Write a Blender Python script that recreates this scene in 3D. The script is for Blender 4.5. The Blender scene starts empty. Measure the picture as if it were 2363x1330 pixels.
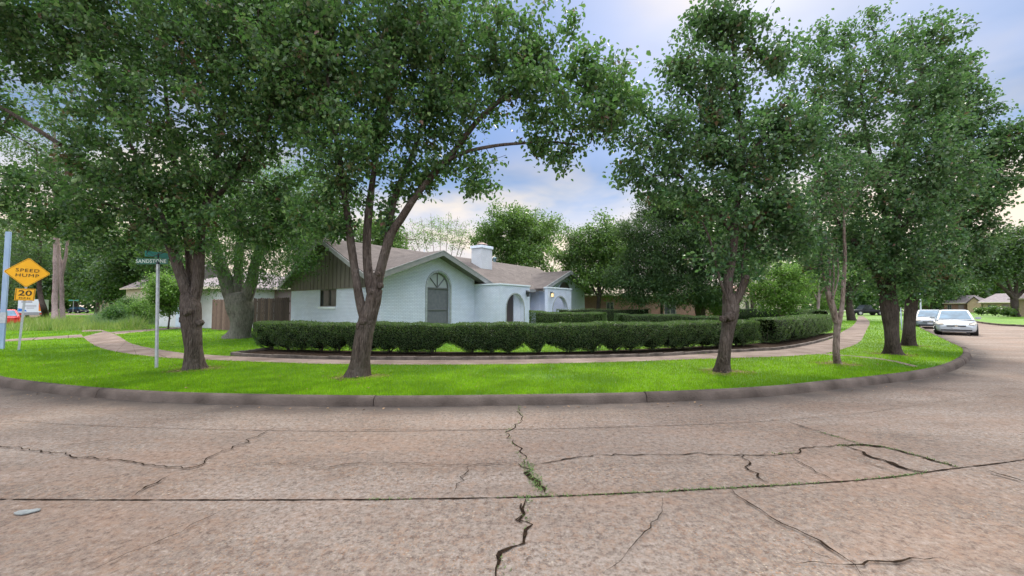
import bpy, bmesh, math, random
import numpy as np
from mathutils import Vector, Matrix
from mathutils.geometry import tessellate_polygon
R = math.radians
sc = bpy.context.scene
col = sc.collection

# ------------------------------------------------------------ camera
F, CX, CY, H = 900.0, 1181.5, 665.0, 1.7
PITCH = math.atan(43 / F)
cam = bpy.data.objects.new('camera', bpy.data.cameras.new('camera')); col.objects.link(cam)
cam.location = (0, 0, H); cam.rotation_euler = (R(90) + PITCH, 0, 0)
cam.data.sensor_width = 36; cam.data.lens = F / 2363 * 36
cam.data.clip_start = .05; cam.data.clip_end = 2000
sc.camera = cam
sc.view_settings.view_transform = 'Standard'; sc.view_settings.look = 'None'
sc.view_settings.gamma = 1; sc.view_settings.exposure = 1.2
SUN_EL, SUN_AZ = R(45), R(36)          # azimuth measured from +Y towards +X

# ------------------------------------------------------------ node helpers
class NT:
    def __init__(s, tree): s.t = tree
    def n(s, kind, **kw):
        nd = s.t.nodes.new(kind)
        for k, v in kw.items():
            if k[0] == 'i' and k[1:].isdigit(): nd.inputs[int(k[1:])].default_value = v
            elif k in nd.inputs.keys(): nd.inputs[k].default_value = v
            else: setattr(nd, k, v)
        return nd
    def l(s, a, b): s.t.links.new(a, b)
    def ramp(s, fac, stops):
        nd = s.t.nodes.new('ShaderNodeValToRGB'); e = nd.color_ramp.elements
        while len(e) < len(stops): e.new(.5)
        for el, (p, c) in zip(e, stops):
            el.position = p; el.color = (c[0], c[1], c[2], 1) if hasattr(c, '__len__') else (c, c, c, 1)
        s.l(fac, nd.inputs[0]); return nd.outputs[0]
    def mix(s, fac, a, b, blend='MIX'):
        nd = s.t.nodes.new('ShaderNodeMix'); nd.data_type = 'RGBA'; nd.blend_type = blend
        for i, v in ((0, fac), (6, a), (7, b)):
            if isinstance(v, (int, float)): nd.inputs[i].default_value = v
            elif isinstance(v, tuple): nd.inputs[i].default_value = (*v, 1)
            else: s.l(v, nd.inputs[i])
        return nd.outputs[2]
    def math(s, op, a, b=0.0, clamp=False):
        nd = s.t.nodes.new('ShaderNodeMath'); nd.operation = op; nd.use_clamp = clamp
        for i, v in ((0, a), (1, b)):
            if isinstance(v, (int, float)): nd.inputs[i].default_value = v
            else: s.l(v, nd.inputs[i])
        return nd.outputs[0]
    def noise(s, vec, scale, detail=4, rough=.55, dist=0):
        nd = s.n('ShaderNodeTexNoise', Scale=scale, Detail=detail, Roughness=rough, Distortion=dist)
        if vec is not None: s.l(vec, nd.inputs['Vector'])
        return nd.outputs[0]
    def scale(s, vec, v):
        nd = s.n('ShaderNodeMapping'); nd.inputs['Scale'].default_value = v; s.l(vec, nd.inputs[0]); return nd.outputs[0]

# ------------------------------------------------------------ world
CLOUD_OFF = (-3.3, -2.2, 8)
w = bpy.data.worlds.new('World'); sc.world = w; w.use_nodes = True
w.node_tree.nodes.clear(); T = NT(w.node_tree)
out = T.n('ShaderNodeOutputWorld')
sky = T.n('ShaderNodeTexSky', sky_type='NISHITA', sun_disc=False)
sky.sun_elevation = SUN_EL; sky.sun_rotation = SUN_AZ; sky.air_density = 1.0; sky.dust_density = 1.5; sky.ozone_density = 2.5
bg1 = T.n('ShaderNodeBackground', Strength=.06)
tc = T.n('ShaderNodeTexCoord'); sep = T.n('ShaderNodeSeparateXYZ'); T.l(tc.outputs['Generated'], sep.inputs[0])
z = sep.outputs[2]
cloudvec = T.n('ShaderNodeVectorMath', operation='DIVIDE')
zz = T.math('ADD', T.math('MAXIMUM', z, 0.0), .18)
cmb = T.n('ShaderNodeCombineXYZ'); [T.l(zz, cmb.inputs[i]) for i in range(3)]
T.l(tc.outputs['Generated'], cloudvec.inputs[0]); T.l(cmb.outputs[0], cloudvec.inputs[1])
cvo = T.n('ShaderNodeVectorMath', operation='ADD'); T.l(cloudvec.outputs[0], cvo.inputs[0]); cvo.inputs[1].default_value = CLOUD_OFF
cn = T.noise(cvo.outputs[0], .9, 5, .5, .3)
# skies are cloudier near the horizon and overhead, with a clear blue band between
mask = T.ramp(cn, [(.40, 0), (.62, 1)])
hor = T.ramp(z, [(0.0, 1.0), (.24, .85), (.36, .20), (.66, .12), (.82, 1.1)])
mask2 = T.math('ADD', T.math('MULTIPLY', mask, .65), T.math('SUBTRACT', hor, .22), True)
back = T.math('MULTIPLY', T.math('MAXIMUM', T.math('MULTIPLY', sep.outputs[1], -1.0), 0.0), T.ramp(z, [(.02, 0), (.3, .42)]))   # brightness added to the unseen sky behind the camera, to light the walls
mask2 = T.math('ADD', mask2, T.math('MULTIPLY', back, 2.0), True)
cn2 = T.noise(cloudvec.outputs[0], 1.7, 4, .5, .2)
cl = T.ramp(cn2, [(.44, (.25, .35, .52)), (.62, (.66, .59, .50))])
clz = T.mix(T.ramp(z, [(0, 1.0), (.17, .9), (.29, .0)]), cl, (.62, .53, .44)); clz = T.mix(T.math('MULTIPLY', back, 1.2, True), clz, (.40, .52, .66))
bg2 = T.n('ShaderNodeBackground'); T.l(clz, bg2.inputs[0])
bright = T.ramp(z, [(0, .17), (.22, .165), (.33, .10), (.66, .09), (.88, .78)])  # overhead, out of view, cloud brightness is raised to light the ground
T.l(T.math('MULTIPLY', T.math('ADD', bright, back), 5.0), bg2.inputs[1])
blue = T.mix(.5, sky.outputs[0], (1.5, 2.9, 6.4)); T.l(blue, bg1.inputs[0])
# the veiled sun: a warm glow in the cloud round its direction
SD = (math.sin(SUN_AZ) * math.cos(SUN_EL), math.cos(SUN_AZ) * math.cos(SUN_EL), math.sin(SUN_EL))
dt = T.n('ShaderNodeVectorMath', operation='DOT_PRODUCT'); T.l(tc.outputs['Generated'], dt.inputs[0]); dt.inputs[1].default_value = SD
glow = T.math('POWER', T.math('MAXIMUM', dt.outputs['Value'], 0.0), 34.0)
mask2 = T.math('ADD', mask2, T.math('MULTIPLY', glow, T.ramp(cn2, [(.3, .25), (.6, 1.1)])), True)
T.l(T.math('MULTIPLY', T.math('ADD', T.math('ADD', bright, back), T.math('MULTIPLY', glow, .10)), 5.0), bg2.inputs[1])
clz = T.mix(T.math('MULTIPLY', glow, .9, True), clz, (.68, .58, .47)); T.l(clz, bg2.inputs[0])
clz2 = T.mix(T.ramp(z, [(.62, 0), (.8, 1)]), clz, (.565, .56, .56)); T.l(clz2, bg2.inputs[0])
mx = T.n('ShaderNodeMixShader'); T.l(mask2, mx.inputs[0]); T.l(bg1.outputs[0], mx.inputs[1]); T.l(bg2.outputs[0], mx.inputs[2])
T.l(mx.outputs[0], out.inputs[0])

sun = bpy.data.objects.new('sun', bpy.data.lights.new('sun', 'SUN')); col.objects.link(sun)
sun.data.energy = 1.5; sun.data.angle = R(10); sun.data.color = (1, .93, .82)
sd = Vector((math.sin(SUN_AZ) * math.cos(SUN_EL), math.cos(SUN_AZ) * math.cos(SUN_EL), math.sin(SUN_EL)))
sun.rotation_euler = sd.to_track_quat('Z', 'Y').to_euler(); sun.location = (0, 0, 60)

# ------------------------------------------------------------ picture -> world helpers (positions measured off the photograph)
cp, sp = math.cos(PITCH), math.sin(PITCH)
def ray(px, py):
    a = (px - CX) / F; b = (CY - py) / F
    return a, cp - b * sp, sp + b * cp
def P(px, py, zz=.14):
    a, y, z_ = ray(px, py); t = (zz - H) / z_
    return Vector((a * t, y * t, zz))
def W(px, py, Y):
    a, y, z_ = ray(px, py); t = Y / y
    return Vector((a * t, Y, H + z_ * t))
def pxr(rp, px, Y):                       # apparent half width -> radius
    th = math.atan((px - CX) / F); return rp / F * Y * math.cos(th)

# ------------------------------------------------------------ object helpers
def props(o, label=None, cat=None, group=None, kind=None):
    for k, v in (('label', label), ('category', cat), ('group', group), ('kind', kind)):
        if v: o[k] = v
    return o
def link(name, me, parent=None):
    o = bpy.data.objects.new(name, me); col.objects.link(o)
    if parent is not None: o.parent = parent
    return o
def thing(name, label, cat, loc=(0, 0, 0), rz=0, group=None):
    o = bpy.data.objects.new(name, None); col.objects.link(o); o.empty_display_size = .2
    o.location = loc; o.rotation_euler = (0, 0, rz); return props(o, label, cat, group)
def npmesh(name, verts, faces_list, mats, smooth=False):
    """faces_list: list of (array [n,k], material index)"""
    me = bpy.data.meshes.new(name)
    verts = np.asarray(verts, dtype=np.float32)
    me.vertices.add(len(verts)); me.vertices.foreach_set('co', verts.ravel())
    nl = sum(f.size for f, _ in faces_list); npoly = sum(len(f) for f, _ in faces_list)
    me.loops.add(nl); me.polygons.add(npoly)
    vi = np.concatenate([f.ravel() for f, _ in faces_list]).astype(np.int32)
    tot = np.concatenate([np.full(len(f), f.shape[1]) for f, _ in faces_list]).astype(np.int32)
    st = np.concatenate([[0], np.cumsum(tot)[:-1]]).astype(np.int32)
    me.loops.foreach_set('vertex_index', vi)
    me.polygons.foreach_set('loop_start', st); me.polygons.foreach_set('loop_total', tot)
    mi = np.concatenate([np.full(len(f), m) for f, m in faces_list]).astype(np.int32)
    for m in mats: me.materials.append(m)
    me.polygons.foreach_set('material_index', mi)
    if smooth: me.polygons.foreach_set('use_smooth', np.ones(npoly, dtype=bool))
    me.update(calc_edges=True); me.validate()
    return me
class MB:
    """collects simple solids into one mesh"""
    def __init__(s): s.bm = bmesh.new()
    def box(s, a, b, m=0, bev=0):
        vs = [s.bm.verts.new((x, y, z_)) for x in (a[0], b[0]) for y in (a[1], b[1]) for z_ in (a[2], b[2])]
        fs = []
        for q in ((0, 1, 3, 2), (4, 6, 7, 5), (0, 4, 5, 1), (2, 3, 7, 6), (0, 2, 6, 4), (1, 5, 7, 3)):
            f = s.bm.faces.new([vs[i] for i in q]); f.material_index = m; fs.append(f)
        if bev:
            es = list({e for f in fs for e in f.edges})
            bmesh.ops.bevel(s.bm, geom=es, offset=bev, segments=2, affect='EDGES')
        return s
    def poly(s, pts, m=0):
        f = s.bm.faces.new([s.bm.verts.new(p) for p in pts]); f.material_index = m; return s
    def prism(s, pts, d, m=0):
        """closed outline pts extruded by vector d"""
        d = Vector(d); a = [s.bm.verts.new(p) for p in pts]; b = [s.bm.verts.new(Vector(p) + d) for p in pts]
        n = len(a)
        fs = [s.bm.faces.new(a), s.bm.faces.new(b[::-1])] + [s.bm.faces.new([a[(i + 1) % n], a[i], b[i], b[(i + 1) % n]]) for i in range(n)]
        for f in fs: f.material_index = m
        return s
    def ring(s, outer, inner, d, m=0):
        """frame between two outlines with the same number of points, extruded"""
        d = Vector(d); n = len(outer)
        o1 = [s.bm.verts.new(p) for p in outer]; i1 = [s.bm.verts.new(p) for p in inner]
        o2 = [s.bm.verts.new(Vector(p) + d) for p in outer]; i2 = [s.bm.verts.new(Vector(p) + d) for p in inner]
        for k in range(n):
            j = (k + 1) % n
            for q in ((o1[k], o1[j], i1[j], i1[k]), (o2[j], o2[k], i2[k], i2[j]), (o1[j], o1[k], o2[k], o2[j]), (i1[k], i1[j], i2[j], i2[k])):
                s.bm.faces.new(q).material_index = m
        return s
    def cyl(s, a, b, r0, r1=None, n=12, m=0):
        r1 = r0 if r1 is None else r1
        a = Vector(a); b = Vector(b); q = (b - a).to_track_quat('Z', 'Y')
        A = [s.bm.verts.new(a + q @ Vector((r0 * math.cos(t), r0 * math.sin(t), 0))) for t in [2 * math.pi * i / n for i in range(n)]]
        B = [s.bm.verts.new(b + q @ Vector((r1 * math.cos(t), r1 * math.sin(t), 0))) for t in [2 * math.pi * i / n for i in range(n)]]
        fs = [s.bm.faces.new(A[::-1]), s.bm.faces.new(B)] + [s.bm.faces.new([A[i], A[(i + 1) % n], B[(i + 1) % n], B[i]]) for i in range(n)]
        for f in fs: f.material_index = m
        return s
    def build(s, name, mats, parent=None, smooth=False, uv=True):
        me = bpy.data.meshes.new(name); bmesh.ops.recalc_face_normals(s.bm, faces=s.bm.faces)
        if uv:
            L = s.bm.loops.layers.uv.new('UVMap')
            for f in s.bm.faces:
                n = f.normal
                for lp in f.loops:
                    c = lp.vert.co
                    if abs(n.z) > .75: lp[L].uv = (c.x, c.y)
                    elif abs(n.x) > abs(n.y): lp[L].uv = (c.y + 3.1, c.z)
                    else: lp[L].uv = (c.x, c.z)
        s.bm.to_mesh(me); s.bm.free()
        for m in (mats if isinstance(mats, (list, tuple)) else [mats]): me.materials.append(m)
        if smooth:
            for p in me.polygons: p.use_smooth = True
        return link(name, me, parent)

# ------------------------------------------------------------ materials
MATS = {}
def newmat(name):
    m = bpy.data.materials.new(name); m.use_nodes = True; m.node_tree.nodes.clear()
    t = NT(m.node_tree); o = t.n('ShaderNodeOutputMaterial'); return m, t, o
def simple(name, c1, c2=None, rough=.7, scale=6, bump=0, bscale=40, metal=0, coat=0, spec=.5, vec='Object', stretch=(1, 1, 1), lo=.35, hi=.65, detail=5):
    if name in MATS: return MATS[name]
    m, t, o = newmat(name)
    b = t.n('ShaderNodeBsdfPrincipled', Roughness=rough, Metallic=metal); b.inputs['Coat Weight'].default_value = coat
    b.inputs['Specular IOR Level'].default_value = spec
    tcn = t.n('ShaderNodeTexCoord'); v = t.scale(tcn.outputs[vec], stretch)
    if c2: t.l(t.mix(t.ramp(t.noise(v, scale, detail), [(lo, 0), (hi, 1)]), c1, c2), b.inputs['Base Color'])
    else: b.inputs['Base Color'].default_value = (*c1, 1)
    if bump:
        bn = t.n('ShaderNodeBump', Strength=bump, Distance=.02); t.l(t.noise(v, bscale, 4), bn.inputs['Height']); t.l(bn.outputs[0], b.inputs['Normal'])
    t.l(b.outputs[0], o.inputs[0]); MATS[name] = m; return m

def leafmat(name, stops, trans=.35, dead=0.0, rough=.38, spec=.4, tcol=(.20, .40, .04)):
    m, t, o = newmat(name)
    g = t.n('ShaderNodeNewGeometry'); rnd = g.outputs['Random Per Island']
    c = t.ramp(rnd, stops)
    tcn = t.n('ShaderNodeTexCoord')
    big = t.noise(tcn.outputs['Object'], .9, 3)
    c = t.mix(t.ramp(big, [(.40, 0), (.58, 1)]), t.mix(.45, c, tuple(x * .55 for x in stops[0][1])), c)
    if dead:
        dn = t.math('GREATER_THAN', t.math('ADD', t.noise(tcn.outputs['Object'], 1.6, 2), t.math('MULTIPLY', rnd, .12)), .765 - dead)
        c = t.mix(dn, c, (.11, .045, .03))
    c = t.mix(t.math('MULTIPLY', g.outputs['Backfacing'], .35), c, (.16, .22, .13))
    b = t.n('ShaderNodeBsdfPrincipled', Roughness=rough); b.inputs['Specular IOR Level'].default_value = spec; t.l(c, b.inputs['Base Color'])
    tr = t.n('ShaderNodeBsdfTranslucent'); t.l(t.mix(.6, c, tcol, 'MIX'), tr.inputs[0])
    mxs = t.n('ShaderNodeMixShader', i0=trans); t.l(b.outputs[0], mxs.inputs[1]); t.l(tr.outputs[0], mxs.inputs[2])
    t.l(mxs.outputs[0], o.inputs[0]); return m
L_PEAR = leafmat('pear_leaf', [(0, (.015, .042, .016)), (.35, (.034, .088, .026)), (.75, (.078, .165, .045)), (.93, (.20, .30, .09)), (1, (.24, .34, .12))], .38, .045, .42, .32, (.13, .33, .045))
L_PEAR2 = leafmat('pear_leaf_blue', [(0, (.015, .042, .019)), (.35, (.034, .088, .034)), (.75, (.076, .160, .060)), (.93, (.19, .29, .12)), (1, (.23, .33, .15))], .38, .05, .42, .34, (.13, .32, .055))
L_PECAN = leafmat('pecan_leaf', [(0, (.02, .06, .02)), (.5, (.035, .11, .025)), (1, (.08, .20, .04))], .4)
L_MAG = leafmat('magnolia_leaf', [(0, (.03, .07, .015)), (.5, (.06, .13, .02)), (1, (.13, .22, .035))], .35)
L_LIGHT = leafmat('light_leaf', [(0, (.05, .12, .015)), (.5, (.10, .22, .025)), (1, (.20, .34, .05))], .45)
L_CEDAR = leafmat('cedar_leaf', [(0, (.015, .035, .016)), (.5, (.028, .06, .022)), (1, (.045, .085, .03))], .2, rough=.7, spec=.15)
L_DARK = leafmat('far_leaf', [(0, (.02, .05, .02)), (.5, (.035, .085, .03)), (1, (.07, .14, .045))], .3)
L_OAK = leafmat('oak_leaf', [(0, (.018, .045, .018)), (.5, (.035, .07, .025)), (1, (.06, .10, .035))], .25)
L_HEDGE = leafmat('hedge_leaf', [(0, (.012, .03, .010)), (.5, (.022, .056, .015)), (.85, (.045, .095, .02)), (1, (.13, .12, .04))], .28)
L_WEED = leafmat('weed_leaf', [(0, (.12, .20, .03)), (.5, (.24, .34, .05)), (1, (.45, .42, .14))], .4)
L_WEEDG = leafmat('weed_leaf_grey', [(0, (.08, .15, .07)), (.5, (.14, .22, .12)), (1, (.24, .30, .18))], .4)
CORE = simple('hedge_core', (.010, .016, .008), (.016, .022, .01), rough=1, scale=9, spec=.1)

def bark(name, c1, c2, c3):
    m, t, o = newmat(name); tcn = t.n('ShaderNodeTexCoord')
    v = t.scale(tcn.outputs['Object'], (1, 1, .17))
    n1 = t.noise(v, 26, 6, .65, .6); n2 = t.noise(tcn.outputs['Object'], 2.2, 4)
    vo = t.n('ShaderNodeTexVoronoi', Scale=30.0, feature='DISTANCE_TO_EDGE'); t.l(v, vo.inputs['Vector'])
    hgt = t.math('ADD', t.math('MULTIPLY', n1, .9), t.ramp(vo.outputs['Distance'], [(0, 0), (.25, .6)]))
    c = t.ramp(n1, [(.33, c1), (.62, c2)]); c = t.mix(t.ramp(n2, [(.45, 0), (.7, .6)]), c, c3)
    b = t.n('ShaderNodeBsdfPrincipled', Roughness=.92); b.inputs['Specular IOR Level'].default_value = .15; t.l(c, b.inputs['Base Color'])
    bn = t.n('ShaderNodeBump', Strength=.9, Distance=.03); t.l(hgt, bn.inputs['Height']); t.l(bn.outputs[0], b.inputs['Normal'])
    t.l(b.outputs[0], o.inputs[0]); return m
BARK = bark('pear_bark', (.032, .023, .019), (.105, .082, .07), (.145, .122, .108))
BARKD = bark('dark_bark', (.028, .02, .018), (.09, .07, .06), (.12, .095, .08))
BARKP = bark('pecan_bark', (.07, .065, .055), (.20, .19, .165), (.17, .18, .14))
BARKB = bark('pale_bark', (.16, .11, .10), (.34, .27, .26), (.38, .30, .28))
BARKT = bark('thin_bark', (.08, .055, .045), (.26, .20, .17), (.33, .28, .25))

# road: exposed aggregate concrete
def roadmat(name, gutter=False):
    m, t, o = newmat(name); tcn = t.n('ShaderNodeTexCoord'); v = tcn.outputs['Object']
    big = t.noise(t.scale(v, (.35, 1, 1)), .55, 5, .6, .5); mid = t.noise(v, 2.6, 5, .6); fine = t.noise(v, 30, 6, .75)
    base = t.ramp(mid, [(.3, (.14, .112, .093)), (.7, (.22, .182, .155))])
    base = t.mix(t.ramp(big, [(.42, 0), (.60, .85)]), base, (.31, .265, .23))
    base = t.mix(t.ramp(fine, [(.38, .7), (.56, 0)]), base, (.085, .06, .048))
    vo = t.n('ShaderNodeTexVoronoi', Scale=48.0, Randomness=1.0); t.l(v, vo.inputs['Vector'])
    sepc = t.n('ShaderNodeSeparateColor'); t.l(vo.outputs['Color'], sepc.inputs[0])
    wear = t.ramp(t.noise(t.scale(v, (.6, 1, 1)), 1.4, 4), [(.4, .15), (.62, .95)])
    inside = t.ramp(vo.outputs['Distance'], [(.32, 1), (.45, 0)])
    pebc = t.ramp(sepc.outputs[0], [(0, (.07, .035, .02)), (.3, (.30, .13, .055)), (.5, (.36, .25, .16)), (.72, (.12, .075, .055)), (.92, (.44, .37, .28))])
    pm = t.math('MULTIPLY', t.math('MULTIPLY', inside, wear), t.ramp(sepc.outputs[1], [(.35, 0), (.4, .85)]))
    base = t.mix(pm, base, pebc)
    stain = t.ramp(t.noise(v, .9, 6, .7), [(.56, 0), (.70, .6)]); base = t.mix(stain, base, (.12, .085, .065))
    lane = t.ramp(t.noise(t.scale(v, (.10, 1.1, 1)), 1.0, 4, .55, .8), [(.40, .5), (.58, 0)]); base = t.mix(lane, base, (.145, .11, .09))
    red = t.ramp(t.noise(t.scale(v, (.5, 1, 1)), .8, 5, .6), [(.5, 0), (.66, .5)]); base = t.mix(red, base, (.225, .145, .105))
    spot = t.ramp(t.noise(v, 7, 2), [(.74, 0), (.79, .7)]); base = t.mix(spot, base, (.06, .045, .04))
    gr = t.noise(v, 16, 9, .88); base = t.mix(t.ramp(gr, [(.40, .85), (.50, 0)]), base, (.065, .042, .032)); base = t.mix(t.ramp(gr, [(.54, 0), (.64, .7)]), base, (.34, .29, .25))
    gr2 = t.noise(t.scale(v, (1, 1, 1)), 9, 8, .85); base = t.mix(t.ramp(gr2, [(.50, 0), (.60, .55)]), base, (.215, .135, .092))
    if gutter:
        at = t.n('ShaderNodeAttribute', attribute_name='gutter')
        gf = t.math('MULTIPLY', at.outputs['Fac'], t.ramp(t.noise(v, 1.7, 4), [(.2, .55), (.6, 1.0)]), True)
        base = t.mix(gf, base, (.055, .045, .04))
    b = t.n('ShaderNodeBsdfPrincipled', Roughness=.88); b.inputs['Specular IOR Level'].default_value = .25; t.l(base, b.inputs['Base Color'])
    hh = t.math('ADD', t.math('MULTIPLY', pm, .5), t.math('ADD', fine, t.math('MULTIPLY', mid, .8)))
    bn = t.n('ShaderNodeBump', Strength=.75, Distance=.012); t.l(hh, bn.inputs['Height']); t.l(bn.outputs[0], b.inputs['Normal'])
    t.l(b.outputs[0], o.inputs[0]); return m
ROAD = roadmat('road_concrete', True)
CRACK = simple('crack_dirt', (.010, .007, .005), (.035, .022, .014), rough=1, scale=30, bump=.8, bscale=90, spec=.05)
KERB = simple('kerb_concrete', (.05, .039, .033), (.125, .10, .087), rough=.92, scale=1.6, bump=.8, bscale=35, spec=.15, detail=8, lo=.3, hi=.7)
WALK = simple('walk_concrete', (.125, .092, .076), (.215, .168, .142), rough=.9, scale=1.3, bump=.5, bscale=60, spec=.2, detail=8)
BED = simple('bed_soil', (.018, .012, .009), (.06, .04, .028), rough=1, scale=14, bump=1, bscale=30, spec=.05)
EDGE = simple('edging_concrete', (.06, .05, .043), (.17, .14, .12), rough=.95, scale=3, bump=.5, bscale=30)
def grassmat(name, blades):
    m, t, o = newmat(name); tcn = t.n('ShaderNodeTexCoord'); v = tcn.outputs['Object']
    big = t.noise(v, .45, 5, .6); mid = t.noise(v, 5, 4)
    if blades:
        g = t.n('ShaderNodeNewGeometry')
        c = t.ramp(g.outputs['Random Per Island'], [(0, (.075, .20, .005)), (.5, (.165, .38, .006)), (.93, (.27, .49, .012)), (1, (.36, .36, .10))])
    else: c = t.ramp(mid, [(.3, (.06, .13, .004)), (.7, (.14, .27, .006))])
    c = t.mix(t.ramp(big, [(.40, .85), (.56, 0)]), c, (.05, .15, .006)); c = t.mix(t.ramp(t.noise(v, 2.3, 5, .7), [(.40, .5), (.52, 0)]), c, (.06, .15, .006))
    c = t.mix(t.ramp(t.noise(v, 1.1, 6, .7), [(.63, 0), (.75, .7)]), c, (.20, .20, .06))
    b = t.n('ShaderNodeBsdfPrincipled', Roughness=.6); b.inputs['Specular IOR Level'].default_value = .2; t.l(c, b.inputs['Base Color'])
    if blades:
        tr = t.n('ShaderNodeBsdfTranslucent'); t.l(t.mix(.5, c, (.36, .54, .004)), tr.inputs[0])
        ms = t.n('ShaderNodeMixShader', i0=.4); t.l(b.outputs[0], ms.inputs[1]); t.l(tr.outputs[0], ms.inputs[2]); t.l(ms.outputs[0], o.inputs[0])
    else:
        bn = t.n('ShaderNodeBump', Strength=1, Distance=.04); t.l(t.noise(v, 45, 4, .7), bn.inputs['Height']); t.l(bn.outputs[0], b.inputs['Normal'])
        t.l(b.outputs[0], o.inputs[0])
    return m
SOIL = simple('worn_soil', (.085, .065, .035), (.14, .15, .04), rough=1, scale=7, bump=1, bscale=40, spec=.05)
GRASS = grassmat('grass_blade', True); TURF = grassmat('turf', False)

def brickmat(name, c1, c2, mortar, bw=.20, bh=.066, bump=.6, paint=False, rough=.75):
    m, t, o = newmat(name); tcn = t.n('ShaderNodeTexCoord')
    br = t.n('ShaderNodeTexBrick', Scale=1.0); br.inputs['Brick Width'].default_value = bw; br.inputs['Row Height'].default_value = bh
    br.inputs['Mortar Size'].default_value = .009; br.inputs['Mortar Smooth'].default_value = .3
    br.inputs['Color1'].default_value = (*c1, 1); br.inputs['Color2'].default_value = (*c2, 1); br.inputs['Mortar'].default_value = (*mortar, 1)
    uvn = t.noise(tcn.outputs['UV'], 3, 3)
    wob = t.n('ShaderNodeVectorMath', operation='MULTIPLY_ADD'); cmbn = t.n('ShaderNodeCombineXYZ'); t.l(uvn, cmbn.inputs[1])
    t.l(cmbn.outputs[0], wob.inputs[0]); wob.inputs[1].default_value = (0, .02, 0); t.l(tcn.outputs['UV'], wob.inputs[2])
    t.l(wob.outputs[0], br.inputs['Vector'])
    c = br.outputs['Color']
    c = t.mix(t.ramp(t.noise(tcn.outputs['UV'], 1.5, 6, .65), [(.4, 0), (.75, .35)]), c, tuple(x * .6 for x in c1))
    b = t.n('ShaderNodeBsdfPrincipled', Roughness=rough); b.inputs['Specular IOR Level'].default_value = .3; t.l(c, b.inputs['Base Color'])
    hh = t.math('ADD', t.math('MULTIPLY', br.outputs['Fac'], -1.0), t.math('MULTIPLY', t.noise(tcn.outputs['UV'], 26, 4), .6))
    bn = t.n('ShaderNodeBump', Strength=bump, Distance=.02); t.l(hh, bn.inputs['Height']); t.l(bn.outputs[0], b.inputs['Normal'])
    t.l(b.outputs[0], o.inputs[0]); return m
WBRICK = brickmat('white_painted_brick', (.74, .81, .97), (.67, .75, .92), (.45, .52, .68), bump=1.3)
TRIMW = simple('white_paint', (.74, .81, .90), (.66, .73, .83), rough=.6, scale=5)
RBRICK = brickmat('red_brick', (.24, .10, .07), (.16, .07, .05), (.30, .26, .22))
TBRICK = brickmat('tan_brick', (.42, .30, .18), (.32, .22, .13), (.38, .34, .28))
CREAM = simple('cream_siding', (.62, .55, .42), (.52, .46, .36), rough=.7, scale=2)
SIDING = simple('grey_siding', (.11, .098, .088), (.15, .135, .12), rough=.8, scale=4, bump=.3, stretch=(1, 1, .2))
FASCIA = simple('grey_fascia', (.19, .20, .20), (.235, .245, .245), rough=.55, scale=3)
SOFFIT = simple('soffit', (.13, .12, .115), None, rough=.8)
def shingle(name, c1, c2):
    m, t, o = newmat(name); tcn = t.n('ShaderNodeTexCoord')
    br = t.n('ShaderNodeTexBrick', Scale=1.0); br.inputs['Brick Width'].default_value = .3; br.inputs['Row Height'].default_value = .14
    br.inputs['Mortar Size'].default_value = .006; br.inputs['Color1'].default_value = (*c1, 1); br.inputs['Color2'].default_value = (*c2, 1)
    br.inputs['Mortar'].default_value = (*[x * .55 for x in c1], 1); t.l(tcn.outputs['UV'], br.inputs['Vector'])
    c = t.mix(t.ramp(t.noise(tcn.outputs['UV'], 1.2, 6, .7), [(.4, 0), (.7, .5)]), br.outputs['Color'], tuple(x * 1.3 for x in c2))
    c = t.mix(t.ramp(t.noise(tcn.outputs['UV'], 60, 3), [(.4, .4), (.6, 0)]), c, tuple(x * .5 for x in c1))
    b = t.n('ShaderNodeBsdfPrincipled', Roughness=.9); t.l(c, b.inputs['Base Color']); b.inputs['Specular IOR Level'].default_value = .2
    t.l(b.outputs[0], o.inputs[0]); return m
SHINGLE = shingle('roof_shingle', (.085, .072, .068), (.135, .115, .108))
SHINGLE2 = shingle('roof_shingle_grey', (.20, .17, .18), (.27, .235, .24))
GLASS = simple('window_glass', (.025, .03, .03), (.06, .07, .07), rough=.15, scale=2, spec=.12)
SCREEN = simple('solar_screen', (.10, .11, .13), (.135, .145, .165), rough=.6, scale=7)
PANEL = simple('fan_panel', (.33, .37, .39), None, rough=.6)
def woodmat(name, stops):
    m, t, o = newmat(name); tcn = t.n('ShaderNodeTexCoord'); g = t.n('ShaderNodeNewGeometry')
    c = t.ramp(g.outputs['Random Per Island'], stops); n_ = t.noise(t.scale(tcn.outputs['Object'], (6, 3, .5)), 9, 6, .6)
    c = t.mix(t.ramp(n_, [(.35, .7), (.6, 0)]), c, tuple(x * .4 for x in stops[0][1])); b = t.n('ShaderNodeBsdfPrincipled', Roughness=.9); t.l(c, b.inputs['Base Color']); t.l(b.outputs[0], o.inputs[0]); return m
WOOD = woodmat('fence_wood', [(0, (.035, .022, .018)), (.5, (.06, .04, .03)), (1, (.10, .065, .045))])
WOOD2 = woodmat('fence_wood_pink', [(0, (.13, .08, .065)), (.5, (.19, .12, .095)), (1, (.25, .165, .135))])
GALV = simple('galvanised_steel', (.33, .36, .40), (.45, .48, .52), rough=.45, scale=14, metal=.6)
GALVB = simple('pole_blue_grey', (.20, .30, .46), (.30, .40, .56), rough=.5, scale=6, stretch=(1, 1, .2))
YELLOW = simple('sign_yellow', (.87, .42, .008), (.82, .38, .008), rough=.45, scale=3)
BLACK = simple('black_paint', (.035, .022, .006), None, rough=.5)
SIGNG = simple('sign_green', (.004, .10, .06), (.006, .13, .08), rough=.4, scale=12)
SIGNT = simple('sign_teal', (.04, .25, .23), (.05, .29, .27), rough=.4, scale=12)
WHITE = simple('sign_white', (.55, .62, .58), None, rough=.5)
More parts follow.
